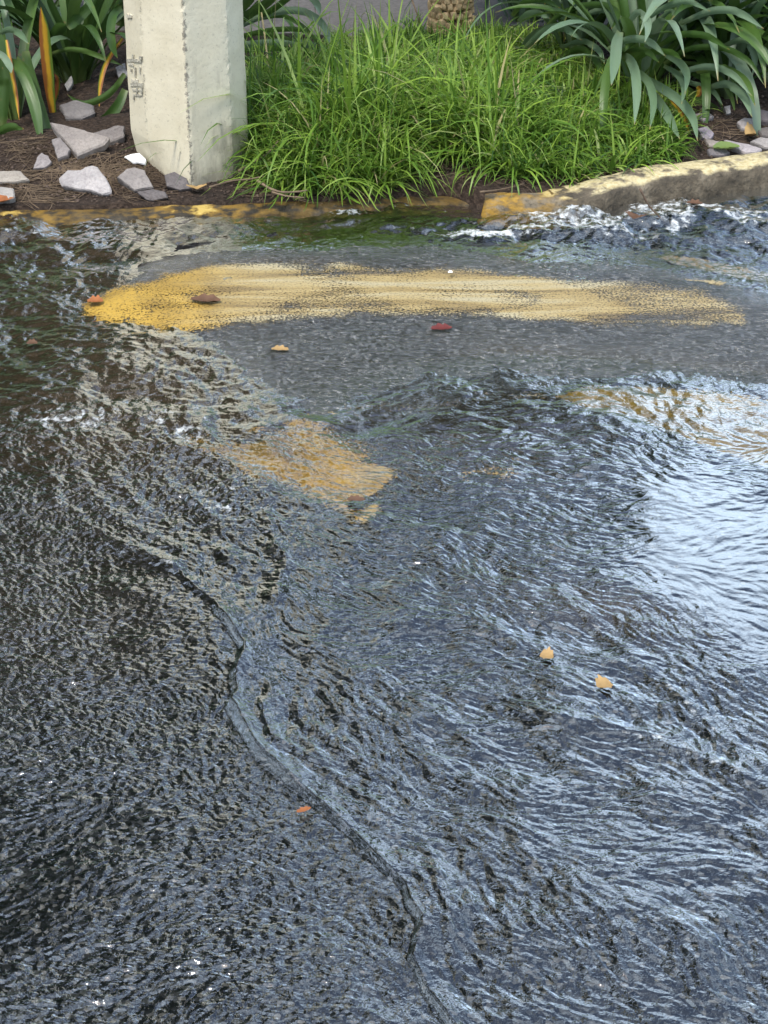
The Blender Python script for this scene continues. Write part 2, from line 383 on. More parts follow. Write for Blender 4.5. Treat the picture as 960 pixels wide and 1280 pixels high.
# ---- zones
hump_poly = [(170,322),(240,305),(330,298),(500,298),(640,305),(760,316),(850,332),(960,360),(1150,380),(1150,505),(960,497),(860,484),(760,474),(660,470),(560,476),(470,500),(385,535),(335,505),(285,455),(235,425),(180,405),(120,398),(95,390),(120,360)]
hump = pmask(hump_poly, 12)
dry = np.clip(hump, 0, 1)
def amp(base, *mods):
    a = np.full((NY, NX), base, np.float32)
    for m, v in mods: a = a*(1-m)+v*m
    return a
mBright = np.clip(pmask([(770,600),(800,575),(870,575),(960,620),(1200,640),(1200,900),(960,840),(900,790),(830,745),(780,700)], 32), 0, 1)
mDark5 = blob(640, 560, 180, 75, 5)
mTL = blob(60, 380, 230, 110)
mTurb = np.clip(blob(200, 560, 260, 120, 20)*1.3, 0, 1)
mGut = pmask([(430,262),(520,272),(620,272),(760,270),(900,255),(1200,220),(1200,345),(960,345),(850,322),(700,305),(560,300),(470,290)], 10)
mGutL = pmask([(-300,275),(300,270),(440,264),(470,290),(300,296),(120,318),(-300,330)], 10)
mBL = blob(120, 950, 330, 420)
mDiag = np.clip(pmask([(300,700),(480,690),(700,720),(960,860),(1200,980),(1200,1500),(560,1500),(520,1180),(440,1040),(300,900)], 50), 0, 1)
aF = amp(.20, (mTL, .13), (mTurb, .22), (mDark5, .15), (mBL, .235), (mDiag, .20), (blob(860, 525, 170, 40, 12), .10), (mGut, .17), (mBright, .04))
aM = amp(.10, (mTL, .13), (mTurb, .27), (mDark5, .19), (mBL, .09), (mDiag, .13), (blob(400, 575, 150, 60), .15), (blob(860, 525, 170, 40, 12), .07), (mGut, .22), (mGutL, .22), (mBright, .045))
aC = amp(.05, (mTL, .07), (mTurb, .16), (mDark5, .07), (mBL, .04), (mDiag, .09), (mGut, .24), (mGutL, .16), (mBright, .012))
aL = amp(.03, (mTurb, .07), (mDiag, .05), (mGut, .12), (mGutL, .09), (mBright, .008))
patch = .75+.5*sst(NSC+.6*NSB, -1.2, 1.2)          # livelier and calmer patches
H = HF*aF*patch + HM*aM*patch + HC*aC + HL*aL
# ---- standing waves, hydraulic jump
RU, RV = U+2.6*NSA+2*NSB+7*NSC, V+1.*NSA+1.2*NSB+4*NSC
def ridge(P, h, wpx):
    d, s = seg_dist(P, RU, RV); return h*np.exp(-(d/wpx)**2)*(.65+.35*np.tanh(NSB)), d*s
JUMP = [(40,560),(62,592),(85,632),(130,668),(200,702),(255,750),(292,800),(286,850),(292,885),(330,950),(395,1005),(450,1055),(500,1105),(526,1150),(514,1195),(530,1235),(565,1285),(640,1400)]
dj, sj = seg_dist(JUMP, RU, RV); sd = dj*sj          # + on the upstream (left/below) side?
fadeJ = sst(WV, 640, 860)
down = -sd if True else sd
H *= 1-.15*fadeJ*np.exp(-(down/45)**2)
H += fadeJ*(.0155*sst(down, -4.5, 4)*np.exp(-np.clip(down-4, 0, 1e4)/22))*np.clip(.82+.36*np.tanh(NSB)+.12*NSA, .5, 1.4)
ph = ((down+2.2*NSB+7*NSC)/33.+.1*NSB) % 1.0; wave = np.where(ph < .28, ph/.28, (1-ph)/.72)
mW = sst(down, 14, 30)*np.exp(-np.clip(down-30, 0, 1e4)/110)*sst(WV, 640, 780)*(1-.6*sst(WV, 1020, 1200))
H += .0095*wave*mW*np.clip(.55+.6*np.tanh(NSC), 0, 2)
foam = np.zeros((NY, NX), np.float32)
for P, h, wd, fo in [([(62,590),(85,632),(130,668),(205,702)], .006, 9, .55), ([(97,582),(120,620),(165,655),(240,690)], .0055, 9, .5),
        ([(135,575),(165,615),(215,655),(280,690)], .005, 9, .45), ([(175,560),(215,600),(270,640)], .004, 9, .25), ([(30,470),(100,490),(180,520),(260,530)], .004, 10, .12),
        ([(200,545),(270,575),(330,620),(350,690),(330,740)], .003, 10, .15),
        ([(640,880),(700,897),(800,915),(880,945),(950,985),(1050,1060)], .0045, 9, .38), ([(700,740),(770,800),(840,860),(890,905),(960,960)], .003, 8, .34),
        ([(560,1020),(650,1060),(760,1105),(880,1180)], .002, 8, .1), ([(0,330),(90,310),(160,300),(230,275)], .006, 8, .1), ([(0,300),(60,290),(130,292)], .006, 8, .3),
        ([(150,345),(100,350),(190,330),(280,345)], .003, 7, .0), ([(430,268),(500,284),(560,293),(640,297)], .007, 8, .55), ([(460,276),(540,272),(620,276),(720,284)], .008, 7, .4),
        ([(640,290),(720,300),(800,303),(880,308)], .008, 6, .5), ([(700,275),(800,285),(900,282),(990,270)], .006, 6, .32), ([(480,255),(540,256),(600,258)], .005, 9, .45),
        ([(400,258),(440,262),(500,268)], .005, 7, .5), ([(930,300),(960,292),(1000,280)], .010, 9, .55), ([(470,645),(520,655),(560,668)], .004, 10, .12)]:
    rr, _ = ridge(P, h*1.7, wd); H += rr; rr = rr/1.7; foam = np.maximum(foam, rr/h*fo)
foam = np.maximum(foam, .42*mGut*sst(NSB+.6*NSA, -.6, 1.3)); foam = np.maximum(foam, .36*mTurb*sst(NSA+NSB, .2, 2.2))
foam *= 1-mBright
murk = np.clip(.58*blob(90, 400, 300, 150)+.35*blob(150, 540, 220, 90)+.25*blob(600, 540, 160, 60)+.3*blob(780, 760, 110, 30, 12)+.22*blob(30, 760, 140, 120)+.15*mGutL, 0, .7)*(1-mBright)
# ---- road surface: a worn speed hump carries the yellow stripes
roadZ = (.026*pmask(hump_poly, 30, U, V)*1.0 + .0015*NSC*0).astype(np.float32)
roadZ = blur(roadZ, 14)
H += .014*blur(pmask([(610,272),(700,262),(800,250),(900,240),(1000,225),(1300,190),(1300,285),(960,290),(760,292),(640,288)], 14, U, V), 6)
waterZ = (.0185 + H).astype(np.float32)
keep = waterZ > roadZ-.004
silt = np.clip(.75*blob(120, 400, 260, 130)+.5*blob(150, 560, 250, 100)+.45*blob(620, 540, 200, 60)+.8*blob(780, 755, 120, 28, 8)+.3*blob(60, 760, 180, 130), 0, 1)*(1-.85*sst(hump, .3, .9))

def sheet(name, mat, kind, step, z, vals, keepm=None, skirt=None, parent=None):
    """mesh from the raster, with coarse skirts beyond it"""
    xs, ys = gx[::step], gy[::step]
    ix, iy = np.arange(0, NX, step), np.arange(0, NY, step)
    if skirt:
        lx = -np.array(skirt['x'], np.float32)[::-1] + X0; rx = np.array(skirt['x'], np.float32) + xs[-1]
        ly = np.array(skirt['y0'], np.float32)[::-1]; ry = np.array(skirt['y1'], np.float32)
        def mir(n, N): return np.clip(np.arange(1, n+1)*3, 0, N-1)
        ix = np.concatenate([mir(len(lx), NX)[::-1], ix, NX-1-mir(len(rx), NX)])
        iy = np.concatenate([mir(len(ly), NY)[::-1], iy, NY-1-mir(len(ry), NY)])
        xs = np.concatenate([lx, xs, rx]); ys = np.concatenate([ly, ys, ry])
    A, B = np.meshgrid(xs, ys); Z = z[np.ix_(iy, ix)].copy()
    if skirt and 'flat' in skirt:
        out = np.minimum(1, np.maximum(np.maximum(X0-A, A-X1), np.maximum(Y0-B, B-Y1)).clip(0, None)/.15)
        Z = Z*(1-out)+skirt['flat']*out
    n0, n1 = A.shape
    idx = np.arange(n0*n1).reshape(n0, n1)
    F = np.stack([idx[:-1, :-1], idx[:-1, 1:], idx[1:, 1:], idx[1:, :-1]], -1).reshape(-1, 4)
    vals = {k: v[np.ix_(iy, ix)].ravel() for k, v in vals.items()}
    P = np.stack([A, B, Z], -1).reshape(-1, 3)
    if keepm is not None:
        km = keepm[np.ix_(iy, ix)].ravel(); F = F[km[F].any(1)]
        used = np.zeros(len(P), bool); used[F.ravel()] = True
        re = np.cumsum(used)-1; F = re[F]; P = P[used]; vals = {k: v[used] for k, v in vals.items()}
    me = mesh_np(name, P, F)
    for k, v in vals.items(): attr(me, k, v)
    o = link(name, me, mat, parent)
    return tag(o, kind=kind)
sheet('road', M['asphalt'], 'structure', 4, roadZ, dict(silt=silt, expo=sst(hump, .25, .75)), None,
      dict(x=[.02, .1, .4, 1.5, 5, 15, 60, 200], y0=[1.37, 1.2, .8, -1, -6, -30, -100], y1=[4.98, 5.2, 6, 8, 14, 30, 90, 250], flat=0.0))
def water_sheet():
    """one mesh, finest where the water is near the kerbside viewer's feet, coarser far off; borders between grades are closed"""
    B = 64; ny, nx = (NY-1)//B, (NX-1)//B; Z = waterZ.copy()
    st = np.zeros((ny, nx), int)
    for j in range(ny):
        for i in range(nx):
            yc = gy[min(NY-1, j*B+B//2)]; xc = abs(gx[min(NX-1, i*B+B//2)])
            st[j, i] = (1 if yc < 3.3 else 2) if xc < .25*yc+.27 else 4
    def snap(line, c):
        n = len(line); k = np.arange(n); return np.interp(k, k[::c], line[::c]).astype(np.float32)
    for j in range(ny):
        for i in range(nx):
            a = st[j, i]
            b = st[j, i+1] if i+1 < nx else 8
            if a != b: Z[j*B:(j+1)*B+1, (i+1)*B] = snap(Z[j*B:(j+1)*B+1, (i+1)*B], max(a, b))
            b = st[j+1, i] if j+1 < ny else 8
            if a != b: Z[(j+1)*B, i*B:(i+1)*B+1] = snap(Z[(j+1)*B, i*B:(i+1)*B+1], max(a, b))
            if i == 0: Z[j*B:(j+1)*B+1, 0] = snap(Z[j*B:(j+1)*B+1, 0], 8)
            if j == 0: Z[0, i*B:(i+1)*B+1] = snap(Z[0, i*B:(i+1)*B+1], 8)
    idx = np.arange(NY*NX).reshape(NY, NX); F = []
    for j in range(ny):
        for i in range(nx):
            q = idx[j*B:(j+1)*B+1:st[j, i], i*B:(i+1)*B+1:st[j, i]]
            F.append(np.stack([q[:-1, :-1], q[:-1, 1:], q[1:, 1:], q[1:, :-1]], -1).reshape(-1, 4))
    F = np.concatenate(F); F = F[keep.ravel()[F].any(1)]
    P = np.stack([GX, GY, Z], -1).reshape(-1, 3); fo, mu, ri = foam.ravel(), murk.ravel(), (aF*patch).ravel()
    # calm skirts beyond the detailed part
    ex, ey = nx*B, ny*B; extra, ef = [], []; base = len(P)
    def strip(inner, dirx, diry):
        nonlocal base
        for r, dd in enumerate((0, .01, .05, .15, .5, 1.5, 4)):
            q = inner.copy(); q[:, 0] += dirx*dd; q[:, 1] += diry*dd; f = min(1, dd/.15); q[:, 2] = q[:, 2]*(1-f)+.0185*f; extra.append(q)
        n = len(inner); k = np.arange(7*n).reshape(7, n)+base
        f = np.stack([k[:-1, :-1], k[:-1, 1:], k[1:, 1:], k[1:, :-1]], -1).reshape(-1, 4)
        ef.append(f if dirx > 0 or diry < 0 else f[:, ::-1]); base += 7*n
    Pg = P.reshape(NY, NX, 3)
    strip(Pg[:ey+1:8, ex].copy(), 1, 0); strip(Pg[:ey+1:8, 0].copy(), -1, 0)
    fr = Pg[0, :ex+1:8].copy(); l_, r_ = fr[:1].repeat(3, 0), fr[-1:].repeat(3, 0); l_[:, 0] -= (4, 1, .1); r_[:, 0] += (.1, 1, 4); l_[:, 2] = r_[:, 2] = .0185
    strip(np.concatenate([l_, fr, r_]), 0, -1)
    E = np.concatenate(extra); P = np.concatenate([P, E]); fo = np.concatenate([fo, np.zeros(len(E), np.float32)]); mu = np.concatenate([mu, np.zeros(len(E), np.float32)]); ri = np.concatenate([ri, np.full(len(E), .2, np.float32)])
    F = np.concatenate([F]+ef); used = np.zeros(len(P), bool); used[F.ravel()] = True; re = np.cumsum(used)-1
    me = mesh_np('water', P[used], re[F]); attr(me, 'foam', fo[used]); attr(me, 'murk', mu[used]); attr(me, 'rip', ri[used])
    tag(link('water', me, M['water']), kind='structure'); print('water faces', len(F))
water_sheet()

P = np.array([(-60, 6.42, .004), (60, 6.42, .004), (60, 60, .004), (-60, 60, .004)]); me = mesh_np('far_road', P, np.array([[0, 1, 2, 3]])); tag(link('far_road', me, M['dry']), kind='structure')
# ---- yellow road markings (own sheets just above the asphalt)
S1 = [(88,392),(110,378),(150,360),(200,345),(260,337),(340,333),(450,335),(560,339),(640,346),(720,357),(790,373),(860,392),(932,411),(900,417),(800,413),(700,406),(600,398),(520,396),(440,397),(350,403),(280,413),(225,421),(200,415),(160,402),(120,401)]
S3 = [(815,314),(850,311),(900,319),(960,331),(1080,350),(1080,366),(960,348),(900,337),(850,327)]
S4 = [(780,354),(840,350),(905,350),(905,357),(860,362),(800,362)]
S2 = [(690,486),(760,477),(830,482),(900,489),(960,497),(1150,520),(1150,620),(1000,590),(960,572),(900,552),(850,532),(790,512),(740,500)]
S5 = [(258,548),(300,533),(360,528),(405,530),(440,548),(470,572),(500,595),(470,604),(430,632),(400,610),(350,588),(300,576)]
S6 = [(590,584),(640,572),(672,569),(668,577),(620,586),(592,592)]
S7 = [(400,512),(480,498),(600,488),(690,482),(690,490),(600,496),(480,508),(410,520)]
def marking(polys, edge, satv, mat='paint', wander=1.0):
    m = np.zeros((NY, NX), np.float32); s = np.zeros((NY, NX), np.float32)
    for P, st, sa in polys:
        k = pmask(P, edge, U+wander*(3*NSA+2*NSB), V+wander*(1.2*NSA+.8*NSB))*st; s = np.where(k > m, sa, s); m = np.maximum(m, k)
    o = sheet('road_marking', M[mat], 'structure', 3, roadZ+.003, dict(paint=m, sat=np.clip(s+satv, 0, 1)), m > .03)
    return o
fade1 = (.66+.14*np.clip(NSB, -1, 1)-.10*np.clip(NSA-.6, 0, 1))*(1-.30*sst(WU, 690, 880))
satL = .95*(1-sst(WU, 190, 330))
mk = [(S1, fade1, .08*np.ones_like(U))]
marking([(S1, fade1, satL), ([(640,346),(760,352),(880,362),(940,395),(930,414),(700,404)], .49, 0)], 12, 0*U)
marking([(S3, .95, .35), (S4, .7, .3)], 6, 0*U)
marking([(S2, 1.0, 1.0)], 9, 0*U, 'olive'); marking([(S7, .5, .1)], 9, 0*U)
marking([(S5, 1.0, .9), (S6, .7, .3)], 24, .25*NSA, 'gold', 4.5)

# ================================================================== KERB
def kerb_run(front, zt, zb, width, seed, ochre, paint, mat='kerb'):
    """front: world (x,y) points of the outer top edge; a worn concrete kerb"""
    rs = random.Random(seed)
    pts = [Vector((p.x, p.y, 0)) for p in front]
    L = [0]
    for a, b in zip(pts[:-1], pts[1:]): L.append(L[-1]+(b-a).length)
    N = int(L[-1]/.012); sec = [(-.004, 0), (-.003, .3), (0, .6), (.004, .85), (.014, .97), (.03, 1.0), (.06, 1.01), (width-.012, 1.0), (width, .93), (width, .3)]
    Vv, oc, pt = [], [], []
    for i in range(N+1):
        s = L[-1]*i/N; j = max(k for k in range(len(L)-1) if L[k] <= s+1e-9); t = (s-L[j])/(L[j+1]-L[j])
        j0, j3 = max(j-1, 0), min(j+2, len(pts)-1)
        p = pts[j].lerp(pts[j+1], t); tan = (pts[j+1]-pts[j]).lerp(pts[j3]-pts[j0], .5).normalized(); nrm = Vector((-tan.y, tan.x, 0))
        zz = zt(p.x)
        for q, (o_, h) in enumerate(sec):
            z = zb + (zz-zb)*h
            w_ = Vector((p.x*9, p.y*9+seed, z*14+q*.15)); k = mnoise.noise(w_)*.007 + mnoise.noise(w_*4)*.0035
            f = 1-min(i, N-i)/3 if min(i, N-i) < 3 else 0
            pp = p + nrm*(o_+k*(1 if q < 6 else .4)) + tan*(mnoise.noise(w_*2)*.02*f)
            Vv.append((pp.x, pp.y, z + mnoise.noise(w_*1.7+Vector((5, 3, 1)))*.006*(h > .8) - .012*f*(h > .5)))
            oc.append(ochre(p.x)); pt.append(paint(p.x))
    m_ = len(sec); F = [[i*m_+q, i*m_+q+1, (i+1)*m_+q+1, (i+1)*m_+q] for i in range(N) for q in range(m_-1)]
    F = [f[::-1] for f in F]
    F.append([q for q in range(m_)]); F.append([N*m_+q for q in range(m_)][::-1])
    me = mesh_py('kerb', Vv, F); attr(me, 'ochre', oc); attr(me, 'paint', pt)
    return tag(link('kerb', me, M[mat]), kind='structure')
def sm(x, a, b):
    t = min(1, max(0, (x-a)/(b-a))); return t*t*(3-2*t)
ZKR = lambda x: .072+.025*sm(x, .3, .75)
ZKL = lambda x: .028
frR = [gnd(px, py, ZKR((px-480)/465)) for px, py in [(604,247),(650,251),(690,250),(720,246),(760,237),(800,226),(840,219),(880,214),(920,209),(960,203)]]
d = (frR[-1]-frR[-3]).normalized(); frR += [frR[-1]+d*k + Vector((0, .03*k*k, 0)) for k in (.3, .8, 1.6, 3)]
frL = [gnd(px, py, .028) for px, py in [(0,274),(100,273),(200,269),(300,266),(400,262),(480,258),(560,255),(602,252),(640,250)]]
frL = [frL[0]+Vector((-3, -.02, 0)), frL[0]+Vector((-1, 0, 0))]+frL
kerb_run(frR, ZKR, -.02, .105, 3, lambda x: .85*(1-sm(x, .30, .56)), lambda x: .22+.38*sm(x, .25, .6))
kerb_run(frL, ZKL, -.02, .10, 9, lambda x: .30+.5*math.exp(-((x+.50)/.15)**2)+.5*math.exp(-((x+.98)/.12)**2), lambda x: -.25+.75*math.exp(-((x+.50)/.13)**2)+.75*math.exp(-((x+.98)/.11)**2), 'kerbw')

# ================================================================== PLANTING BED
def kerb_back(x):
    P = [(p.x, p.y) for p in frL[:-2]]+[(p.x, p.y) for p in frR]
    for (a, b), (c, d_) in zip(P[:-1], P[1:]):
        if a <= x <= c and c > a: return b+(d_-b)*(x-a)/(c-a)
    return P[0][1] if x < P[0][0] else P[-1][1]
def bedz(x, y):
    t = y-kerb_back(x)-.08
    base = .04+.035*sm(x, -.1, .3)
    z = base + .035*sm(t, 0, .4) + .03*math.exp(-((x+.75)/.35)**2)*sm(t, 0, .35)
    z += (mnoise.noise(Vector((x*5, y*5, 0)))*.010 + mnoise.noise(Vector((x*17, y*17, 2)))*.005)*sm(t, -.02, .08)
    return z*(1-sm(y, 6.34, 6.44)) - .03*sm(y, 6.34, 6.44)
NXB, NYB = 330, 110
Vb = []
for j in range(NYB+1):
    for i in range(NXB+1):
        x = -3.5+7.5*i/NXB; t = j/NYB; y0 = kerb_back(x)+.07; y = y0+(6.45-y0)*max(0, (j-1)/(NYB-1))**1.3
        Vb.append((x, y, bedz(x, y) if j else -.02))
Fb = [[j*(NXB+1)+i, j*(NXB+1)+i+1, (j+1)*(NXB+1)+i+1, (j+1)*(NXB+1)+i] for j in range(NYB) for i in range(NXB)]
tag(link('planting_bed', mesh_py('planting_bed', Vb, Fb), M['soil']), kind='structure')
def on_bed(px, py):
    """where the sight line through a picture point meets the bed"""
    z = .07
    for _ in range(6):
        p = gnd(px, py, z); z = bedz(p.x, p.y)
    return p

# ================================================================== POLE
def build_pole():
    c = on_bed(240, 236); s = (c.y*CP+(CAMH-c.z)*SP)/FPX
    root = empty('concrete_pole', (c.x, c.y, c.z-.05))
    tag(root, 'cream painted chamfered concrete pole with scuffed faces standing behind the kerb', 'pole')
    cs = [(0, 0), (49*s, .085), (66*s, .165), (.10, .29), (-.03, .37), (-.15, .31), (-84*s, .20), (-58*s, .105)]
    loop, frontd, seam = [], [], []
    for k in range(len(cs)):
        a, b = Vector(cs[k]), Vector(cs[(k+1) % len(cs)])
        n = 14 if k in (0, 7) else (6 if k in (1, 6) else 4)
        for q in range(n): loop.append(a.lerp(b, q/n))
    n = len(loop); zs = [0.0]
    while zs[-1] < 1.3: zs.append(zs[-1]+.014)
    zs += [1.6, 2.2, 3, 4, 5.5, 7.5]
    cen = Vector((0.0, .18)); Vv, chip, dirt = [], [], []
    for z in zs:
        f = 1.012-.034*z if z < 3 else .91-.022*(z-3)
        for p in loop:
            q = cen+(p-cen)*f
            dE = min(abs(p.x)+p.y, 9)                       # distance from the leading edge
            d2 = min((p-Vector(cs[7])).length, (p-Vector(cs[1])).length)
            w_ = Vector((p.x*30, p.y*30, z*30))
            ch = math.exp(-(dE/.012)**2)*(.62+.7*mnoise.noise(w_*1.2)) + .42*math.exp(-(d2/.007)**2)*(.7+.6*mnoise.noise(w_*.5))
            k = -.006*max(0, ch)*(.5+mnoise.noise(w_*2.1)) + .0012*mnoise.noise(w_*.6)
            # broken, eroded lower left corner
            er = .035*max(0, 1-z/.15)*(1 if p.x < -.06 else 0)*min(1, (-p.x-.06)/.06) if p.x < -.06 else 0
            dirn = (cen-q).normalized()
            q = q+dirn*(-k+er)
            Vv.append((q.x, q.y, z)); chip.append(min(1, max(0, ch)))
            dirt.append(.62*math.exp(-((z-.05)/.10)) + (.55*math.exp(-((z-.05)/.22)) if p.x > 0 else 0) + (.22 if p.x > .0 and z < .42 and mnoise.noise(w_*.35) > 0 else 0))
    F = [[r*n+k, r*n+(k+1) % n, (r+1)*n+(k+1) % n, (r+1)*n+k] for r in range(len(zs)-1) for k in range(n)]
    F.append([(len(zs)-1)*n+k for k in range(n)])
    me = mesh_py('shaft', Vv, F); attr(me, 'chip', chip); attr(me, 'dirt', dirt)
    sh = link('shaft', me, M['pole'], root)
    me.polygons.foreach_set('use_smooth', np.zeros(len(me.polygons), bool))
    # scuffed remains of markings on the left chamfer
    A, B = Vector((*cs[6], 0)), Vector((*cs[7], 0)); nrm = (B-A).normalized().cross(Vector((0, 0, 1))); nrm.z = 0
    if nrm.y > 0: nrm = -nrm
    p0 = Vector(root.location)+A+nrm*.0035
    def patch(name, poly, mat, off=0.0):
        top = [on_plane(x, y, p0+nrm*off, nrm)-Vector(root.location) for x, y in poly]
        bot = [v-nrm*.004 for v in top]; m = len(top)
        fs = [list(range(m)), list(range(m, 2*m))[::-1]]+[[k, m+k, m+(k+1) % m, (k+1) % m] for k in range(m)]
        me = mesh_py(name, top+bot, fs); bm = bmesh.new(); bm.from_mesh(me); bmesh.ops.recalc_face_normals(bm, faces=bm.faces); bm.to_mesh(me); bm.free()
        return link(name, me, mat, sh, False)
    rs = random.Random(5)
    def bar(x0, x1, y, h, mat, slope=0):
        n_ = 7; up = [(x0+(x1-x0)*k/n_, y-h/2*rs.uniform(.4, 1.3)+slope*k/n_) for k in range(n_+1)]
        dn = [(x0+(x1-x0)*k/n_, y+h/2*rs.uniform(.4, 1.2)+slope*k/n_) for k in range(n_+1)][::-1]
        patch('scuff_mark', up+dn, mat)
    for a in [(158,176,75.5,4,'scuff'),(160,166,80,4,'scuffl'),(163,178,106,5,'scuff'),(166,177,118.5,2.6,'scuff'),(164,172,101,5,'scuffl'),(165,176,112,2.4,'scuffl'),(158,164,20,5,'scuffl')]:
        bar(a[0], a[1], a[2], a[3], M[a[4]], 1)
    for x, y0, y1, w_ in [(165,68,75,1.6),(174,70,75,2.6),(168,84,97,1.0),(174,84,92,1.0),(170,109,118,1.3),(176,108,118,1.6),(166,120,125,1.2),(163,86,90,1.0)]:
        patch('scuff_mark', [(x, y0), (x+w_, y0+.6), (x+w_*.8, y1), (x-w_*.3, y1-.5)], M['scuff'], .001)
    return root
pole = build_pole()

# ================================================================== STONES
def stone(name, poly, tilt, thick, tint, label, group, seed, lift=.004, cat='stone', mat=None, roll=0):
    rs = random.Random(seed); cx = sum(p[0] for p in poly)/len(poly); by = max(p[1] for p in poly)
    p0 = on_bed(cx, by); p0.z += lift + thick*.62
    n = Vector((math.sin(R(roll)), -math.sin(R(tilt)), math.cos(R(tilt)))).normalized()
    top = [on_plane(x, y, p0, n) for x, y in poly]
    # finer, chipped outline
    out = []
    for k, a in enumerate(top):
        b = top[(k+1) % len(top)]; m = max(2, int((b-a).length/.012))
        for q in range(m):
            t = q/m; v = a.lerp(b, t)
            if q: v += Vector((rs.uniform(-1, 1), rs.uniform(-1, 1), 0))*.0022
            out.append(v)
    c = sum(out, Vector())/len(out); m = len(out)
    rings = [[c+(v-c)*.45+n*(.0015+rs.uniform(-1, 1)*.0012) for v in out], [c+(v-c)*.93+n*rs.uniform(-.001, .001) for v in out],
             [v-n*(.0035+rs.uniform(0, .002)) for v in out], [c+(v-c)*rs.uniform(.95, 1.02)-n*(thick*.55+rs.uniform(0, .004)) for v in out],
             [c+(v-c)*.9-n*thick for v in out]]
    Vv = [c+n*.002]+[v for r in rings for v in r]+[c-n*thick]
    F = [[0, 1+k, 1+(k+1) % m] for k in range(m)]
    for r in range(4): F += [[1+r*m+k, 1+(r+1)*m+k, 1+(r+1)*m+(k+1) % m, 1+r*m+(k+1) % m] for k in range(m)]
    F += [[1+5*m, 1+4*m+(k+1) % m, 1+4*m+k] for k in range(m)]
    org = c-n*thick
    me = mesh_py(name, [v-org for v in Vv], F)
    bm = bmesh.new(); bm.from_mesh(me); bmesh.ops.recalc_face_normals(bm, faces=bm.faces); bm.to_mesh(me); bm.free()
    o = link(name, me, mat or M['stone'], None, False); o.location = org; o.color = (*tint, 1)
    return tag(o, label, cat, group)
GS, GR = 'broken slate stones left of the pole', 'broken slate stones behind the right kerb'
STN = [
 ([(73,222),(84,212),(100,212),(106,208),(115,206),(122,208),(132,221),(138,233),(139,241),(128,243),(113,238),(95,236),(77,232)], 42, .03, (1.75,1.72,1.78), 'pale triangular stone lying alone on soil in front of the large slab', GS, 0),
 ([(62,152),(90,158),(137,171),(130,180),(97,194),(85,180),(70,163)], 24, .035, (1.25,1.18,1.15), 'largest grey slab with dark broken edge, under the leaves left of the pole', GS, 0),
 ([(112,167),(148,156),(156,157),(155,170),(138,176),(125,176)], 14, .03, (.95,.9,.9), 'grey slab wedged between largest slab and the cream pole', GS, 0),
 ([(64,174),(75,171),(88,187),(85,194),(72,199)], 38, .025, (1.05,1.0,1.02), 'small grey stone tucked against left side of the largest slab', GS, 0),
 ([(41,211),(46,196),(52,190),(60,194),(65,202),(56,210)], 46, .02, (1.2,1.15,1.2), 'small mauve grey stone below the drooping green leaf tips', GS, 0),
 ([(-22,214),(4,213),(26,213),(37,224),(20,227),(-22,229)], 30, .02, (1.5,1.42,1.3), 'flat pale tan stone at left picture edge, above the blocky one', GS, 0),
 ([(-20,233),(2,233),(17,235),(18,246),(12,250),(-20,250)], 34, .05, (1.5,1.48,1.45), 'blocky pale stone beside the kerb at left picture edge', GS, 0),
 ([(146,221),(158,210),(168,208),(181,212),(188,226),(192,234),(178,236),(168,238)], 40, .045, (1.15,1.1,1.1), 'grey two faced stone just left of the pole foot', GS, 0),
 ([(170,239),(190,236),(206,239),(210,247),(192,251),(183,250)], 55, .02, (.62,.58,.6), 'dark low stone in front of the two faced stone', GS, 0),
 ([(205,218),(218,214),(233,222),(240,236),(225,238),(208,233)], 48, .03, (.62,.58,.6), 'dark grey rough stone leaning on the foot of the pole', GS, 0),
 ([(74,131),(95,124),(117,131),(119,140),(103,147),(82,146)], 16, .025, (.8,.78,.8), 'flat grey slab behind the russet leaf and largest slab', GS, 0),
 ([(144,84),(156,78),(160,95),(148,97)], 40, .03, (1.6,1.6,1.7), 'pale stone half hidden behind left edge of the pole', GS, 0),
 ([(76,74),(83,70),(84,80),(78,84)], 55, .02, (1.9,1.9,1.9), 'small whitish stone deep between the left leaf stems', GS, 0),
 ([(80,106),(89,94),(91,104),(84,114)], 55, .02, (1.9,1.9,1.9), 'whitish stone shard behind the upright orange leaf', GS, 0),
 ([(871,160),(884,157),(893,166),(888,174),(879,173)], 35, .03, (1.1,1.02,1.2), 'mauve grey stone under drooping leaf tips near right kerb', GR, 0),
 ([(905,174),(919,177),(936,180),(953,186),(945,191),(932,191),(915,184)], 18, .02, (1.5,1.42,1.5), 'long pale stone lying along the back of right kerb', GR, 0),
 ([(884,186),(902,184),(913,190),(905,194),(888,194)], 22, .02, (.75,.72,.8), 'dark grey flat stone beside the fallen green leaf', GR, 0),
 ([(921,152),(930,147),(946,148),(951,157),(938,163),(926,160)], 22, .02, (1.45,1.4,1.45), 'pale slab right of the thick green leaf sheath', GR, 0),
 ([(935,138),(948,136),(985,142),(985,153),(946,150)], 16, .03, (.75,.68,.72), 'dark mauve slab at right picture edge, behind the others', GR, 0),
 ([(938,176),(950,171),(985,176),(985,187),(955,184)], 24, .02, (1.45,1.4,1.4), 'pale slab at right picture edge, just behind the kerb', GR, 0),
 ([(905,133),(913,131),(914,141),(908,143)], 45, .02, (1.4,1.4,1.45), 'small pale stone left of the green leaf sheath', GR, 0),
 ([(945,161),(958,158),(985,163),(985,171),(952,169)], 12, .02, (.8,.74,.72), 'brownish grey slab sandwiched between the two slabs at right edge', GR, 0),
 ([(866,143),(882,138),(893,145),(880,150)], 20, .02, (1.2,1.15,1.2), 'thin grey stone behind the mauve grey one, under leaves', GR, 0),
 ([(880,172),(900,177),(902,183),(886,182)], 10, .012, (1.3,1.2,1.15), 'thin tan sliver of stone between mauve and dark flat stones', GR, 0),
]
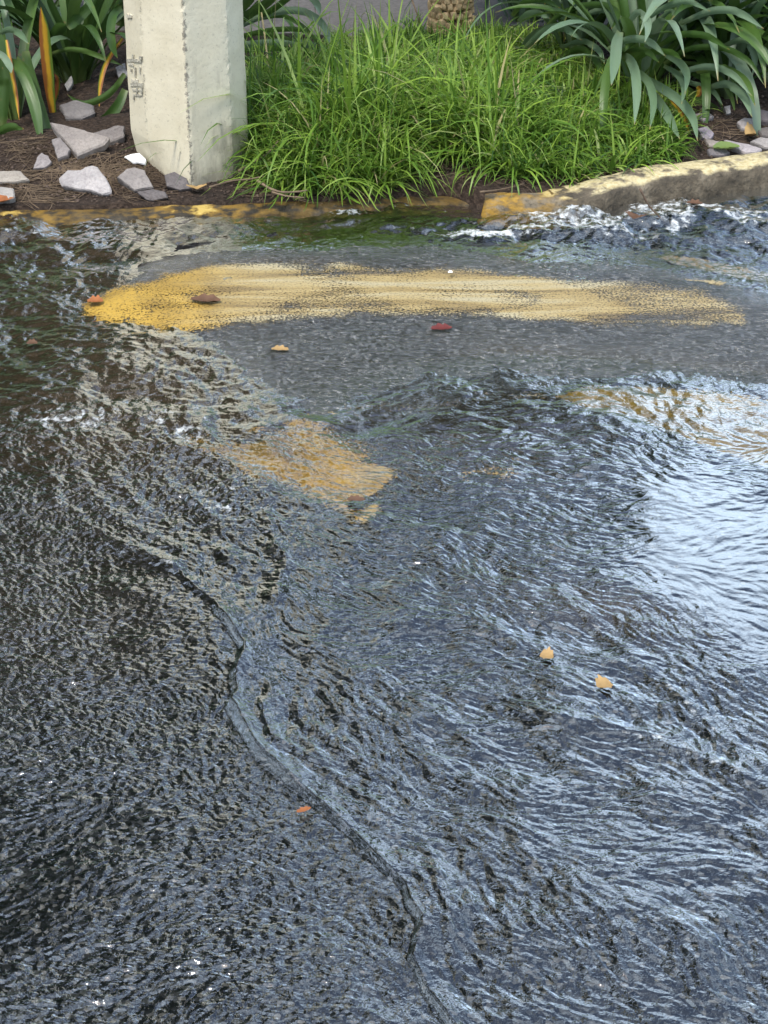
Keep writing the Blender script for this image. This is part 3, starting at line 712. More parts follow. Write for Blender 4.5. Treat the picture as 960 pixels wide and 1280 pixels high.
for k, (p, t_, th_, ti, lb, g, r_) in enumerate(STN): stone('stone', p, t_, th_, ti, lb, g, 40+k)
stone('paper_scrap', [(155,195),(163,192),(174,191),(183,199),(182,205),(172,203),(166,203)], 30, .006, (1, 1, 1), 'bright white scrap lying on soil against the pole', None, 90, .012, 'scrap', M['white'])

# ================================================================== STRAP LEAVES
def ribbon(pts, widths, sides, crease=.16, name='leaf'):
    Vv, F, u_, v_ = [], [], [], []; n = len(pts)
    for i, (p, w_, s) in enumerate(zip(pts, widths, sides)):
        tan = (pts[min(i+1, n-1)]-pts[max(i-1, 0)]).normalized(); nr = s.cross(tan).normalized()
        if nr.z < 0: nr = -nr
        for q, f in enumerate((-1, -.5, 0, .5, 1)):
            Vv.append(p + s*(f*w_/2) + nr*(crease*w_*abs(f))); u_.append(i/(n-1)); v_.append((f+1)/2)
    F = [[i*5+q, i*5+q+1, (i+1)*5+q+1, (i+1)*5+q] for i in range(n-1) for q in range(4)]
    me = mesh_py(name, Vv, F); attr(me, 'u', u_); attr(me, 'v', v_); return me
def wprof(u): return (.62+.38*min(1, u/.35))*(1 if u < .62 else max(.05, 1-((u-.62)/.38)**1.9))
def template(L, W, el, droop, power, seed, twist=.3):
    rs = random.Random(seed); n = 15; p = Vector((0, 0, 0)); pts, ws, sd_ = [], [], []
    for i in range(n):
        u = i/(n-1); a = el-droop*u**power; pts.append(p.copy()); ws.append(W*wprof(u))
        tw = twist*u*rs.choice((-1, 1)) if i == 0 else tw
        tw = (twist if seed % 2 else -twist)*u
        sd_.append(Vector((-math.sin(tw)*math.sin(a)*0, math.cos(tw), math.sin(tw))).normalized())
        p = p+Vector((math.cos(a), .10*math.sin(seed)*u, math.sin(a)))*(L/(n-1))
    return ribbon(pts, ws, sd_)
TPL = [template(.62+.05*(k % 4), .034+.003*(k % 3), R(78-6*(k % 5)), R((60, 95, 130, 165, 40)[k % 5]), 1.3+.3*(k % 3), k, .25+.1*(k % 4)) for k in range(12)]
def agapanthus(base, label, n, yaw=(0, 360), scale=1.0, seed=0, group='strap leaved plants in the bed', bl=.3):
    rs = random.Random(seed); root = empty('strap_leaf_plant', base)
    tag(root, label, 'plant', group)
    for k in range(n):
        me = TPL[rs.randrange(12)]
        key = me.name+('b' if rs.random() < bl else '')
        o = bpy.data.objects.new('leaf', me if not key.endswith('b') else TPLB[me.name]); COL.objects.link(o); o.parent = root
        a = R(rs.uniform(*yaw)); o.location = (.05*math.cos(a)*rs.random(), .05*math.sin(a)*rs.random(), -.01)
        o.rotation_euler = (rs.uniform(-.15, .15), rs.uniform(-.25, .2), a); s = scale*rs.uniform(.75, 1.15); o.scale = (s, s, s)
    return root
TPLB = {}
for me in TPL:
    me.materials.append(M['leaf']); me.polygons.foreach_set('use_smooth', np.ones(len(me.polygons), bool))
    b = me.copy(); b.materials.clear(); b.materials.append(M['leafb']); TPLB[me.name] = b
def catmull(P, n):
    Q = [P[0]*2-P[1]]+P+[P[-1]*2-P[-2]]; out = []; m = len(P)-1
    for i in range(n):
        t = i/(n-1)*m; k = min(int(t), m-1); f = t-k; a, b, c, d_ = Q[k:k+4]
        out.append(.5*((2*b)+(c-a)*f+(2*a-5*b+4*c-d_)*f*f+(3*b-a-3*c+d_)*f**3))
    return out
def hero(root, px, Ys, wpx, mat='leaf', name='leaf', label=None, blunt=False):
    """a leaf that the photograph shows singly: its midline in 3-D, own width"""
    m = len(px); P = [atY(x, y, Ys[0]+(Ys[1]-Ys[0])*i/(m-1)) for i, (x, y) in enumerate(px)]
    pts = catmull(P, 16); sc = (pts[8]-EYE).dot(Vector((0, CP, -SP)))/FPX; W = wpx*sc
    ws = [W*wprof(i/15) for i in range(16)]; sd_ = []
    for i, p in enumerate(pts):
        tan = (pts[min(i+1, 15)]-pts[max(i-1, 0)]).normalized(); s = tan.cross(p-EYE).normalized()
        s = (s + .35*tan.cross(Vector((0, 0, 1)))).normalized() if abs(tan.z) < .8 else s
        if sd_ and s.dot(sd_[-1]) < 0: s = -s
        sd_.append(s)
    off = Vector(root.location); me = ribbon([p-off for p in pts], ws, sd_)
    o = link(name, me, M[mat], root)
    if label: o['label'] = label
    return o
# left of the pole
b = on_bed(95, 100); PL1 = agapanthus(b, 'dark green strap leaved plant left of the pole with slabs at its foot', 34, seed=1, bl=.1)
b2 = on_bed(18, 150); PL2 = agapanthus(b2, 'strap leaved plant at left picture edge with the upright orange leaf', 16, (60, 220), .8, seed=2, bl=.25)
agapanthus(on_bed(-95, 120), 'strap leaved plant cut by the left picture edge', 26, seed=3)
agapanthus(on_bed(40, 45), 'deep green strap leaved plant behind the orange leaf', 34, seed=4, bl=.05)
agapanthus(on_bed(150, 40), 'strap leaved plant half hidden behind the pole on its left', 30, seed=5, bl=.1)
Yl = b.y
hero(PL1, [(64,56),(68,46),(75,36),(84,31)], (Yl-.1, Yl-.15), 15); hero(PL1, [(84,34),(92,27),(105,14),(127,-8)], (Yl-.15, Yl-.1), 14)
hero(PL2, [(66,141),(62,110),(58,70),(55,38),(51,9)], (b2.y+.05, b2.y+.02), 14, 'orange', 'leaf', 'upright leaf turned orange and brown')
hero(PL2, [(12,76),(24,84),(36,108),(46,145),(53,192)], (b2.y, b2.y-.2), 15); hero(PL2, [(20,74),(34,92),(48,130),(60,170),(71,202)], (b2.y+.02, b2.y-.17), 14)
hero(PL1, [(63,68),(85,62),(110,65),(132,73),(154,82)], (Yl-.15, Yl-.25), 7); hero(PL1, [(152,10),(142,18),(138,38),(141,58),(147,73)], (Yl-.1, Yl-.3), 11, 'leaf')
hero(PL1, [(153,48),(140,66),(130,86),(125,110),(124,137)], (Yl-.2, Yl-.3), 6, 'orange', 'leaf', 'thin orange brown leaf hanging down')
hero(PL1, [(156,92),(142,112),(126,124),(104,130),(84,118)], (Yl-.3, Yl-.3), 9); hero(PL1, [(156,112),(148,130),(134,147),(118,157),(103,163)], (Yl-.35, Yl-.45), 14)
hero(PL1, [(72,134),(77,145),(88,150),(100,152),(114,155)], (Yl-.25, Yl-.35), 8, 'russet', 'leaf', 'rust coloured leaf curled on the stones')
hero(PL2, [(4,158),(5,130),(6,105),(3,84)], (b2.y-.1, b2.y-.1), 12, 'leaf'); hero(PL2, [(-25,172),(-5,166),(14,159),(30,161)], (b2.y-.1, b2.y-.2), 11)
hero(PL2, [(-25,208),(0,211),(18,212),(30,208),(39,203)], (b2.y-.3, b2.y-.2), 6); hero(PL2, [(-5,46),(8,38),(20,39),(28,45),(36,55)], (b2.y+.02, b2.y-.1), 9, 'leafb')
hero(PL2, [(-8,62),(4,70),(12,82),(14,92)], (b2.y-.05, b2.y-.15), 9, 'leafb'); hero(PL2, [(32,64),(36,90),(44,115),(50,128)], (b2.y+.04, b2.y), 15)
hero(PL2, [(8,50),(12,75),(19,115),(24,150)], (b2.y, b2.y-.1), 6, 'orange', 'leaf', 'narrow yellowing leaf')
hero(PL1, [(62,140),(70,118),(72,100),(68,92)], (Yl-.2, Yl-.2), 6, 'russet', 'leaf', 'dry brown leaf stub')
for px in ([(72,95),(60,55),(30,20),(10,-10)], [(90,95),(84,50),(66,10),(56,-15)], [(95,95),(100,50),(120,10),(135,-12)], [(98,95),(92,40),(90,-10)], [(85,98),(92,88),(100,60),(108,30),(112,-10)], [(108,95),(118,60),(135,25),(148,5)], [(78,92),(85,82),(72,68),(66,60)]):
    hero(PL1, px, (Yl, Yl-.08), 9)
# right behind the pole
b = on_bed(262, 62); PL3 = agapanthus(b, 'strap leaved plant arching out right of the pole over the grass', 26, (-60, 90), .85, seed=6, bl=.2); Yl = b.y
for px, w_, mt in [([(286,60),(304,56),(356,53),(394,58),(420,69),(435,84),(443,98)],10,'leafb'), ([(286,40),(303,31),(340,16),(375,14),(398,24),(410,42),(411,60)],10,'leafb'), ([(290,64),(310,63),(345,61),(380,67),(408,82)],8,'leaf'),
    ([(288,50),(305,45),(340,38),(372,37),(385,42)],7,'leaf'), ([(290,34),(306,22),(328,8),(352,-8)],12,'leaf'), ([(290,24),(305,8),(322,-10)],11,'leaf'), ([(368,-14),(388,-4),(397,6),(400,19)],9,'leafb'), ([(300,30),(350,20),(380,34),(400,58)],6,'leaf'),
    ([(290,48),(320,42),(350,46),(372,52)],6,'leaf'), ([(286,70),(320,74),(350,72),(370,84)],7,'leaf'), ([(300,20),(330,18),(360,-2),(372,-14)],8,'leaf')]:
    hero(PL3, px, (Yl-.25, Yl-.6), w_, mt)
# right hand group
GP = [((905,118),'dense strap leaved plant arching over the right kerb stones',46,7,(0,360),.95),((800,112),'strap leaved plant drooping leaves with painted bluish sheen into the grass',46,8,(0,360),.95),
 ((722,68),'strap leaved plant at the back of the grass, right of the shaggy trunk',40,9,(0,360),.85),((870,52),'upright strap leaved plant behind the drooping one, top right',40,10,(0,360),1.0),((985,92),'strap leaved plant cut by the right picture edge',36,11,(0,360),.95),
 ((655,36),'narrow strap leaved plant just right of the shaggy trunk',34,12,(-60,240),.8),((955,40),'strap leaved plant in the top right corner',32,13,(0,360),.85),((800,40),'strap leaved plant behind the drooping leaves with bluish sheen, top centre right',32,14,(0,360),.85)]
GP += [((845,100),'strap leaved plant in the middle of the right group, leaning right',44,15,(-100,60),.95),((930,80),'strap leaved plant behind the one arching over the kerb stones',44,16,(0,360),.95)]
PG = []
for (px, py), lb, n, sd2, yw, sc2 in GP:
    bb = on_bed(px, py); PG.append(agapanthus(bb, lb, n, yw, sc2, seed=sd2, bl=.45))
A_, B_, C_ = PG[0], PG[1], PG[2]
ya, yb, yc = A_.location.y, B_.location.y, C_.location.y
for rt, y0, y1, px, w_, mt in [
 (B_,yb-.2,yb-.55,[(780,40),(795,17),(807,22),(810,35),(806,53)],10,'leafb'), (A_,ya,ya-.2,[(822,30),(837,14),(848,22),(856,35),(857,48)],7,'leafb'),
 (A_,ya,ya-.2,[(862,50),(866,46),(896,35),(921,41),(939,58),(944,78),(940,95)],10,'leafb'), (A_,ya,ya-.25,[(838,68),(870,55),(900,57),(929,71)],9,'leafb'),
 (B_,yb-.2,yb-.55,[(815,66),(832,67),(850,78),(859,94),(856,118)],10,'leafb'), (B_,yb-.2,yb-.55,[(775,70),(786,73),(794,90),(796,120),(793,156)],12,'leafb'),
 (B_,yb-.2,yb-.55,[(790,88),(800,92),(812,105),(817,130),(812,162)],10,'leafb'), (B_,yb-.2,yb-.55,[(775,40),(771,54),(769,76),(764,107)],14,'leafb'),
 (C_,yc-.2,yc-.5,[(675,44),(698,20),(728,8),(755,7),(770,14),(771,24),(764,36)],9,'leaf'), (C_,yc-.2,yc-.5,[(648,27),(660,18),(675,17),(688,23)],9,'leafb'),
 (B_,yb-.2,yb-.6,[(800,95),(818,104),(848,124),(866,147),(872,176)],12,'leafb'), (A_,ya,ya-.35,[(850,102),(861,115),(896,140),(917,156),(933,176)],14,'leaf'),
 (A_,ya,ya-.35,[(845,124),(861,131),(889,150),(904,181)],7,'leafb'), (A_,ya,ya-.3,[(848,100),(863,104),(890,113),(904,132)],7,'leafb'),
 (B_,yb-.2,yb-.6,[(806,110),(820,122),(836,146),(850,174)],12,'leafb'), (PG[4],PG[4].location.y,PG[4].location.y-.4,[(935,76),(948,86),(962,98),(978,122)],10,'leafb'),
 (A_,ya+.1,ya-.1,[(870,24),(890,20),(915,29),(940,28),(958,44)],9,'leafb'), (A_,ya,ya-.2,[(835,6),(857,8),(875,16),(889,36)],9,'leafb'),
 (A_,ya,ya-.2,[(845,78),(875,82),(900,98),(914,120),(919,142)],7,'leaf'), (A_,ya,ya-.2,[(850,70),(885,76),(915,95),(922,130)],7,'leaf'), (A_,ya,ya-.2,[(840,88),(870,94),(892,112),(905,140)],6,'leaf'),
 (A_,ya,ya-.05,[(921,148),(919,125),(920,100),(924,80)],12,'leaf'), (A_,ya,ya-.05,[(921,140),(930,118),(938,95)],7,'leaf'), (A_,ya,ya,[(900,70),(870,66),(850,72),(842,80)],7,'leaf'),
 (B_,yb-.2,yb-.55,[(790,80),(810,66),(840,66),(852,74)],8,'leaf'), (B_,yb-.2,yb-.55,[(780,66),(800,62),(812,66),(824,78)],8,'leaf'), (B_,yb-.2,yb-.55,[(830,82),(846,92),(855,108),(852,130)],8,'leafb'),
 (C_,yc-.2,yc-.5,[(700,60),(728,52),(748,62),(756,80)],8,'leafb'), (C_,yc,yc-.1,[(690,4),(712,2),(728,14),(738,28)],8,'leafb')]:
    hero(rt, px, (y0, y1), w_, mt)
for k, (rt, px) in enumerate([(A_, [(830,80),(860,62),(900,60),(935,75),(955,106)]), (A_, [(840,95),(880,84),(915,92),(940,120)]), (A_, [(850,30),(890,14),(925,16),(955,36)]), (A_, [(870,90),(905,86),(932,102),(944,132)]),
        (B_, [(800,30),(830,10),(860,2),(888,14)]), (A_, [(900,60),(930,50),(956,64),(974,92)]), (C_, [(700,72),(725,62),(745,74),(753,100)]), (C_, [(655,62),(680,40),(705,35),(727,50)]), (C_, [(715,32),(745,14),(770,18),(782,34)]),
        (A_, [(820,60),(850,44),(885,46),(912,62)]), (B_, [(760,62),(785,50),(812,52),(832,70)]), (A_, [(885,110),(910,106),(930,120),(940,146)]), (C_, [(640,20),(655,4),(680,0),(700,10)])]):
    hero(rt, px, (rt.location.y-.2, rt.location.y-.45), 8+k % 4, 'leafb' if k % 3 else 'leaf')
hero(A_, [(838,126),(846,134),(856,150),(862,168)], (ya-.3, ya-.42), 6, 'orange', 'leaf', 'leaf with an orange brown streak')
hero(B_, [(846,160),(852,168),(856,182),(853,190)], (yb-.38, yb-.42), 7, 'orange', 'leaf', 'yellow brown withered leaf tip')
hero(A_, [(872,108),(874,112),(873,117),(870,121)], (ya-.2, ya-.2), 8, 'orange', 'leaf', 'yellow leaf scrap caught between leaves')

# ================================================================== GRASS (nobody could count it)
GPOLY = [(306,222),(330,236),(420,242),(490,234),(500,214),(545,206),(580,213),(640,221),(720,224),(790,210),(852,186),(862,150),(770,105),(700,62),(640,50),(600,46),(540,48),(470,52),(430,50),(400,62),(340,88),(306,112)]
def grass():
    rs = random.Random(21); blades = []; V_, U_, R_ = [], [], []
    tries = 0; tufts = []
    while len(tufts) < 860 and tries < 40000:
        tries += 1; x, y = rs.uniform(-.5, 1.05), rs.uniform(4.6, 6.38); z = bedz(x, y); q = project((x, y, z))
        if not inpoly(q[0], q[1], GPOLY): continue
        if ((q[0]-522)/34)**2+((q[1]-203)/20)**2 < 1: continue
        if ((q[0]-320)/26)**2+((q[1]-228)/14)**2 < 1 and rs.random() < .8: continue
        tufts.append((x, y, z, q))
    segs = 6
    for x, y, z, q in tufts:
        lush = mnoise.noise(Vector((x*3.2, y*3.2, 4)))
        nb = int(30+24*rs.random()); tl = rs.uniform(0, 6.28); ts = rs.uniform(.1, .75); far = min(1, max(0, (200-q[1])/130)); hgt = (.18-.09*far)*(.8+.45*rs.random())+.03*lush
        if q[0] < 490 and q[1] > 110: hgt += .055
        if q[0] < 450 and q[1] < 125: hgt *= .6
        hgt *= 1-.5*min(1, max(0, (q[0]-620)/90))
        big = rs.random() < .14 and q[0] > 345 and 95 < q[1] < 215; hgt *= 1.45 if big else rs.uniform(.7, 1.05); lush += .5*big
        leanY = rs.uniform(-.35, .2) if q[1] < 205 else rs.uniform(0, .5); hgt *= .9 if q[1] > 212 else 1; tone = .42+.24*lush+rs.uniform(-.16, .16)
        for k in range(nb):
            a = rs.uniform(0, 2*math.pi); bx, by = x+rs.gauss(0, .02), y+rs.gauss(0, .02)
            L = hgt*rs.uniform(.6, 1.35); el = R(rs.uniform(26, 76)); dr = R(rs.uniform(45, 150)); wd = rs.uniform(.0034, .0074)*(1.3 if big else 1); L *= 1.15
            if rs.random() < .04: el, dr = R(rs.uniform(75, 90)), R(rs.uniform(2, 25)); L *= 1.1
            dx, dy = math.cos(a)+ts*math.cos(tl), math.sin(a)+leanY+ts*math.sin(tl); l = math.hypot(dx, dy); dx, dy = dx/l, dy/l
            px_, py_, pz_ = bx, by, bedz(bx, by)-.004
            r = min(1, max(0, rs.gauss(tone, .2))) if rs.random() > .035 else rs.uniform(.95, 1)
            sx, sy = -dy, dx; tw = rs.uniform(-.5, .5)
            sx, sy, sz = sx*math.cos(tw), sy*math.cos(tw), math.sin(tw)
            for i in range(segs+1):
                u = i/segs; ww = wd*.5*(1 if u < .45 else max(.04, 1-((u-.45)/.55)**1.5))
                V_ += [(px_-sx*ww, py_-sy*ww, pz_-sz*ww), (px_+sx*ww, py_+sy*ww, pz_+sz*ww)]; U_ += [u, u]; R_ += [r, r]
                ang = el-dr*u**1.3; st = L/segs
                px_ += dx*math.cos(ang)*st; py_ += dy*math.cos(ang)*st; pz_ = max(pz_+math.sin(ang)*st, bedz(px_, py_)+.004 if False else .05)
    nB = len(V_)//(2*(segs+1)); base = np.arange(nB)[:, None]*2*(segs+1)
    q = np.array([[2*i, 2*i+1, 2*i+3, 2*i+2] for i in range(segs)])
    F = (base[:, :, None]+q[None]).reshape(-1, 4)
    me = mesh_np('grass', np.array(V_), F); attr(me, 'u', U_); attr(me, 'r', R_)
    tag(link('grass', me, M['grass']), 'long green unmown grass behind the kerb between pole and strap leaves', kind='stuff')
    return nB
print('blades', grass())

# ---- loose straw and bits on the soil
def litter():
    rs = random.Random(31); V_, F = [], []
    def strand(p, q, w_, bow):
        n = 5; d_ = (q-p); s = Vector((-d_.y, d_.x, 0)).normalized()
        b0 = len(V_)
        for i in range(n+1):
            t = i/n; c = p.lerp(q, t)+s*bow*math.sin(math.pi*t); c.z = bedz(c.x, c.y)+.004+.01*abs(bow)*10*math.sin(math.pi*t)
            for a in range(3):
                an = a*2.094; V_.append((c.x+s.x*math.cos(an)*w_, c.y+s.y*math.cos(an)*w_, c.z+math.sin(an)*w_))
        for i in range(n):
            for a in range(3): F.append([b0+i*3+a, b0+i*3+(a+1) % 3, b0+i*3+3+(a+1) % 3, b0+i*3+3+a])
    areas = [((60,198),(155,240),260),((0,215),(60,258),140),((300,222),(410,252),210),((140,200),(200,250),90),((500,190),(640,226),90),((640,205),(860,228),110),((870,150),(960,190),60),((0,170),(40,200),60)]
    for (x0, y0), (x1, y1), n in areas:
        for _ in range(n):
            p = on_bed(rs.uniform(x0, x1), rs.uniform(y0, y1))
            if p.y < kerb_back(p.x)+.09: continue
            a = rs.gauss(.2, 1.0); L = rs.uniform(.03, .13)
            strand(p, p+Vector((math.cos(a)*L, math.sin(a)*L, 0)), rs.uniform(.0004, .0010), rs.uniform(-.02, .02))
    me = mesh_np('dry_straw', np.array(V_), np.array(F)); tag(link('dry_straw', me, M['straw']), 'thin dry straw strands strewn on the soil', kind='stuff')
litter()
def crumbs():
    rs = random.Random(77); V_, F = [], []
    for (x0, y0), (x1, y1), n in [((-10,165),(200,258),900),((200,225),(420,250),260),((500,190),(860,232),260),((860,120),(970,200),260)]:
        for _ in range(n):
            p = on_bed(rs.uniform(x0, x1), rs.uniform(y0, y1))
            if p.y < kerb_back(p.x)+.085: continue
            r = .0025+.006*rs.random()**3; b0 = len(V_); z0 = bedz(p.x, p.y)
            for k in range(6):
                d_ = ((1,0,0),(0,1,0),(-1,0,0),(0,-1,0),(0,0,1),(0,0,-1))[k]; q = r*rs.uniform(.6, 1.3)
                V_.append((p.x+d_[0]*q, p.y+d_[1]*q, z0+.002+d_[2]*q*.7))
            F += [[b0+a, b0+(a+1) % 4, b0+4] for a in range(4)]+[[b0+(a+1) % 4, b0+a, b0+5] for a in range(4)]
    me = mesh_np('soil_crumbs', np.array(V_), np.array(F)); tag(link('soil_crumbs', me, M['crumb'], None, False), 'small brown crumbs of soil and bark on the bed', kind='stuff')
crumbs()
def stalk(name, px, z, r, mat, label, cat, Ys=None, group=None):
    P = [atY(x, y, Ys[0]+(Ys[1]-Ys[0])*i/(len(px)-1)) if Ys else gnd(x, y, z) for i, (x, y) in enumerate(px)]
    pts = catmull(P, 12); Vv, F = [], []; org = pts[0].copy()
    for i, p in enumerate(pts):
        tan = (pts[min(i+1, 11)]-pts[max(i-1, 0)]).normalized(); s = tan.cross(Vector((.1, .2, 1))).normalized(); t2 = s.cross(tan)
        rr = r*(1-.5*i/11)*(1+.2*math.sin(i*2.3))
        for a in range(6): Vv.append(p+s*math.cos(a*1.047)*rr+t2*math.sin(a*1.047)*rr-org)
    F = [[i*6+a, i*6+(a+1) % 6, i*6+6+(a+1) % 6, i*6+6+a] for i in range(11) for a in range(6)]+[list(range(6))[::-1], [66+a for a in range(6)]]
    o = link(name, mesh_py(name, Vv, F), mat); o.location = org; return tag(o, label, cat, group)
gd = on_bed(350, 238)
GT = 'dry stalks at the foot of the pole and grass'
stalk('dry_stalk', [(322,226),(338,236),(352,240),(368,240),(384,238)], .09, .004, M['straw'], 'pale curled dry stalk under the front grass clump', 'stalk', None, GT)
stalk('dry_stalk', [(262,234),(290,226),(312,224),(330,220)], .09, .0028, M['straw'], 'straight pale dry stalk pointing from pole foot into the grass', 'stalk', None, GT)
stalk('dry_stalk', [(298,214),(318,202),(334,192),(348,176)], .1, .004, M['straw'], 'thick pale stem base rising into the grass beside the pole', 'stalk', (gd.y+.02, gd.y+.06), GT)
stalk('dry_stalk', [(340,240),(358,245),(380,247)], .085, .0028, M['straw'], 'short yellowish dry stalk lowest by the kerb', 'stalk', None, GT)
stalk('dry_stalk', [(600,240),(625,237),(655,230)], .085, .003, M['straw'], 'pale dry stalk lying across the end of right kerb', 'stalk', None, GT)
stalk('dry_stalk', [(515,0),(520,14),(526,34),(528,52)], .1, .003, M['straw'], 'thin pale stalk standing at the top, left of the shaggy trunk', 'stalk', (6.3, 6.2), GT)
stalk('dry_stalk', [(668,118),(688,134),(702,160),(706,176)], .1, .0028, M['straw'], 'bent tan stalk in the grass below the strap leaves', 'stalk', (5.3, 5.1), GT)
stalk('twig', [(800,236),(812,258),(830,276)], .03, .003, M['twig'], 'dark bent twig leaning from the right kerb into the water', 'twig', (gnd(800, 236, .1).y-.05, gnd(830, 276, .03).y))

# ---- fallen leaves
def dead_leaf(px, py, wpx, hpx, rot, mat, label, z=None, seed=0, curl=.25, shape=0, group='fallen leaves on the water and road'):
    rs = random.Random(seed); zz = .03 if z is None else z; p = gnd(px, py, zz); sc = (p-EYE).dot(Vector((0, CP, -SP)))/FPX
    L, W = wpx*sc, hpx*sc/max(.3, math.sin(math.atan2(CAMH-zz, p.y)))
    n = 10; Vv, F = [], []
    for i in range(n+1):
        u = i/n; w_ = W/2*math.sin(math.pi*min(1, u*.93+.04))**(.7)*(1+.25*math.sin(u*19+seed)*(shape))
        for f in (-1, -.5, 0, .5, 1):
            Vv.append(((u-.5)*L, f*w_, .004+curl*L*((u-.5)**2*1.2)+abs(f)*w_*.45+rs.uniform(-1, 1)*L*.02))
    F = [[i*5+q, i*5+q+1, i*5+6+q, i*5+5+q] for i in range(n) for q in range(4)]
    me = mesh_py('fallen_leaf', Vv, F); o = link('fallen_leaf', me, mat); o.location = p; o.rotation_euler = (0, 0, R(rot))
    return tag(o, label, 'leaf', group)
DL = [(552,414,27,7,10,'leaf_red','dark red folded leaf on the wet asphalt below the yellow stripe',.0245),(257,379,38,9,-8,'leaf_brown','brown curled leaf lying on the yellow stripe',.0265),
 (119,380,20,8,0,'leaf_orange','orange brown leaf at the left tip of the yellow stripe',.0225),(350,440,22,6,-10,'leaf_tan','pale tan leaf on the wet asphalt left of centre',.0235),
 (755,860,20,16,25,'leaf_tan','pale yellow leaf floating at lower right',.0165),(683,824,17,14,-20,'leaf_tan','faded yellow leaf floating left of the pale one',.0165),
 
 (380,1016,20,6,30,'leaf_orange','thin rusty leaf beside the dark wave line',.021),(795,274,16,9,60,'leaf_brown','brown leaf caught by the twig at the right kerb',.05),
 (868,257,20,5,-15,'leaf_brown','rusty leaf at the waterline of the right kerb',.045),(40,432,14,6,0,'leaf_brown','small brown leaf drifting at the left edge',.02),
 (445,628,22,7,-5,'leaf_brown','brown leaf under the orange submerged paint patch',.021)]
for k, a in enumerate(DL): dead_leaf(*a[:5], M[a[5]], a[6], a[7], k, .16, .9)
for k, (x, y, wd, h, m_, lb) in enumerate([(518,207,24,13,'leaf_orange','orange leaf on the soil in the gap of the grass'),(5,254,22,9,'leaf_orange','orange leaf behind the kerb at left picture edge'),(246,238,12,8,'leaf_tan','orange yellow bit at the front corner of the pole'),
        (556,181,14,9,'leaf_tan','cream dry leaf at the top of the gap in the grass'),(938,172,14,14,'leaf_tan','cream dried leaf standing between stones at the right'),(352,226,22,7,'leaf_brown','reddish brown leaf under the front grass clump')]):
    p = on_bed(x, y); dead_leaf(x, y, wd, h, 20+40*k, M[m_], lb, p.z+.008, 50+k, .4, .5, 'fallen leaves on the soil')
tag(dead_leaf(563, 343, 6, 3, 0, M['white'], 'tiny white petal on the far edge of the yellow stripe', .036, 70, .1), group='fallen leaves on the water and road')
# green leaf on kerb stones
o = dead_leaf(908, 188, 34, 8, 8, M['weed'], 'broad green leaf lying behind the right kerb among stones', on_bed(908, 188).z+.012, 71, .2, 0, 'fallen leaves on the soil')
# broad leaved weed
wp = on_bed(532, 214); wd_ = empty('weed', wp); tag(wd_, 'small round leaved green weed in the gap of the grass', 'weed')
for k in range(7):
    L, W = .045+.01*(k % 3), .026; pts = [Vector((L*i/8, 0, .012+.02*math.sin(math.pi*.6*i/8))) for i in range(9)]
    me = ribbon(pts, [W*math.sin(math.pi*(.06+.9*i/8)) for i in range(9)], [Vector((0, 1, 0))]*9, .12)
    o = link('leaf', me, M['weed'], wd_); o.rotation_euler = (0, -.3, k*.9+.3)

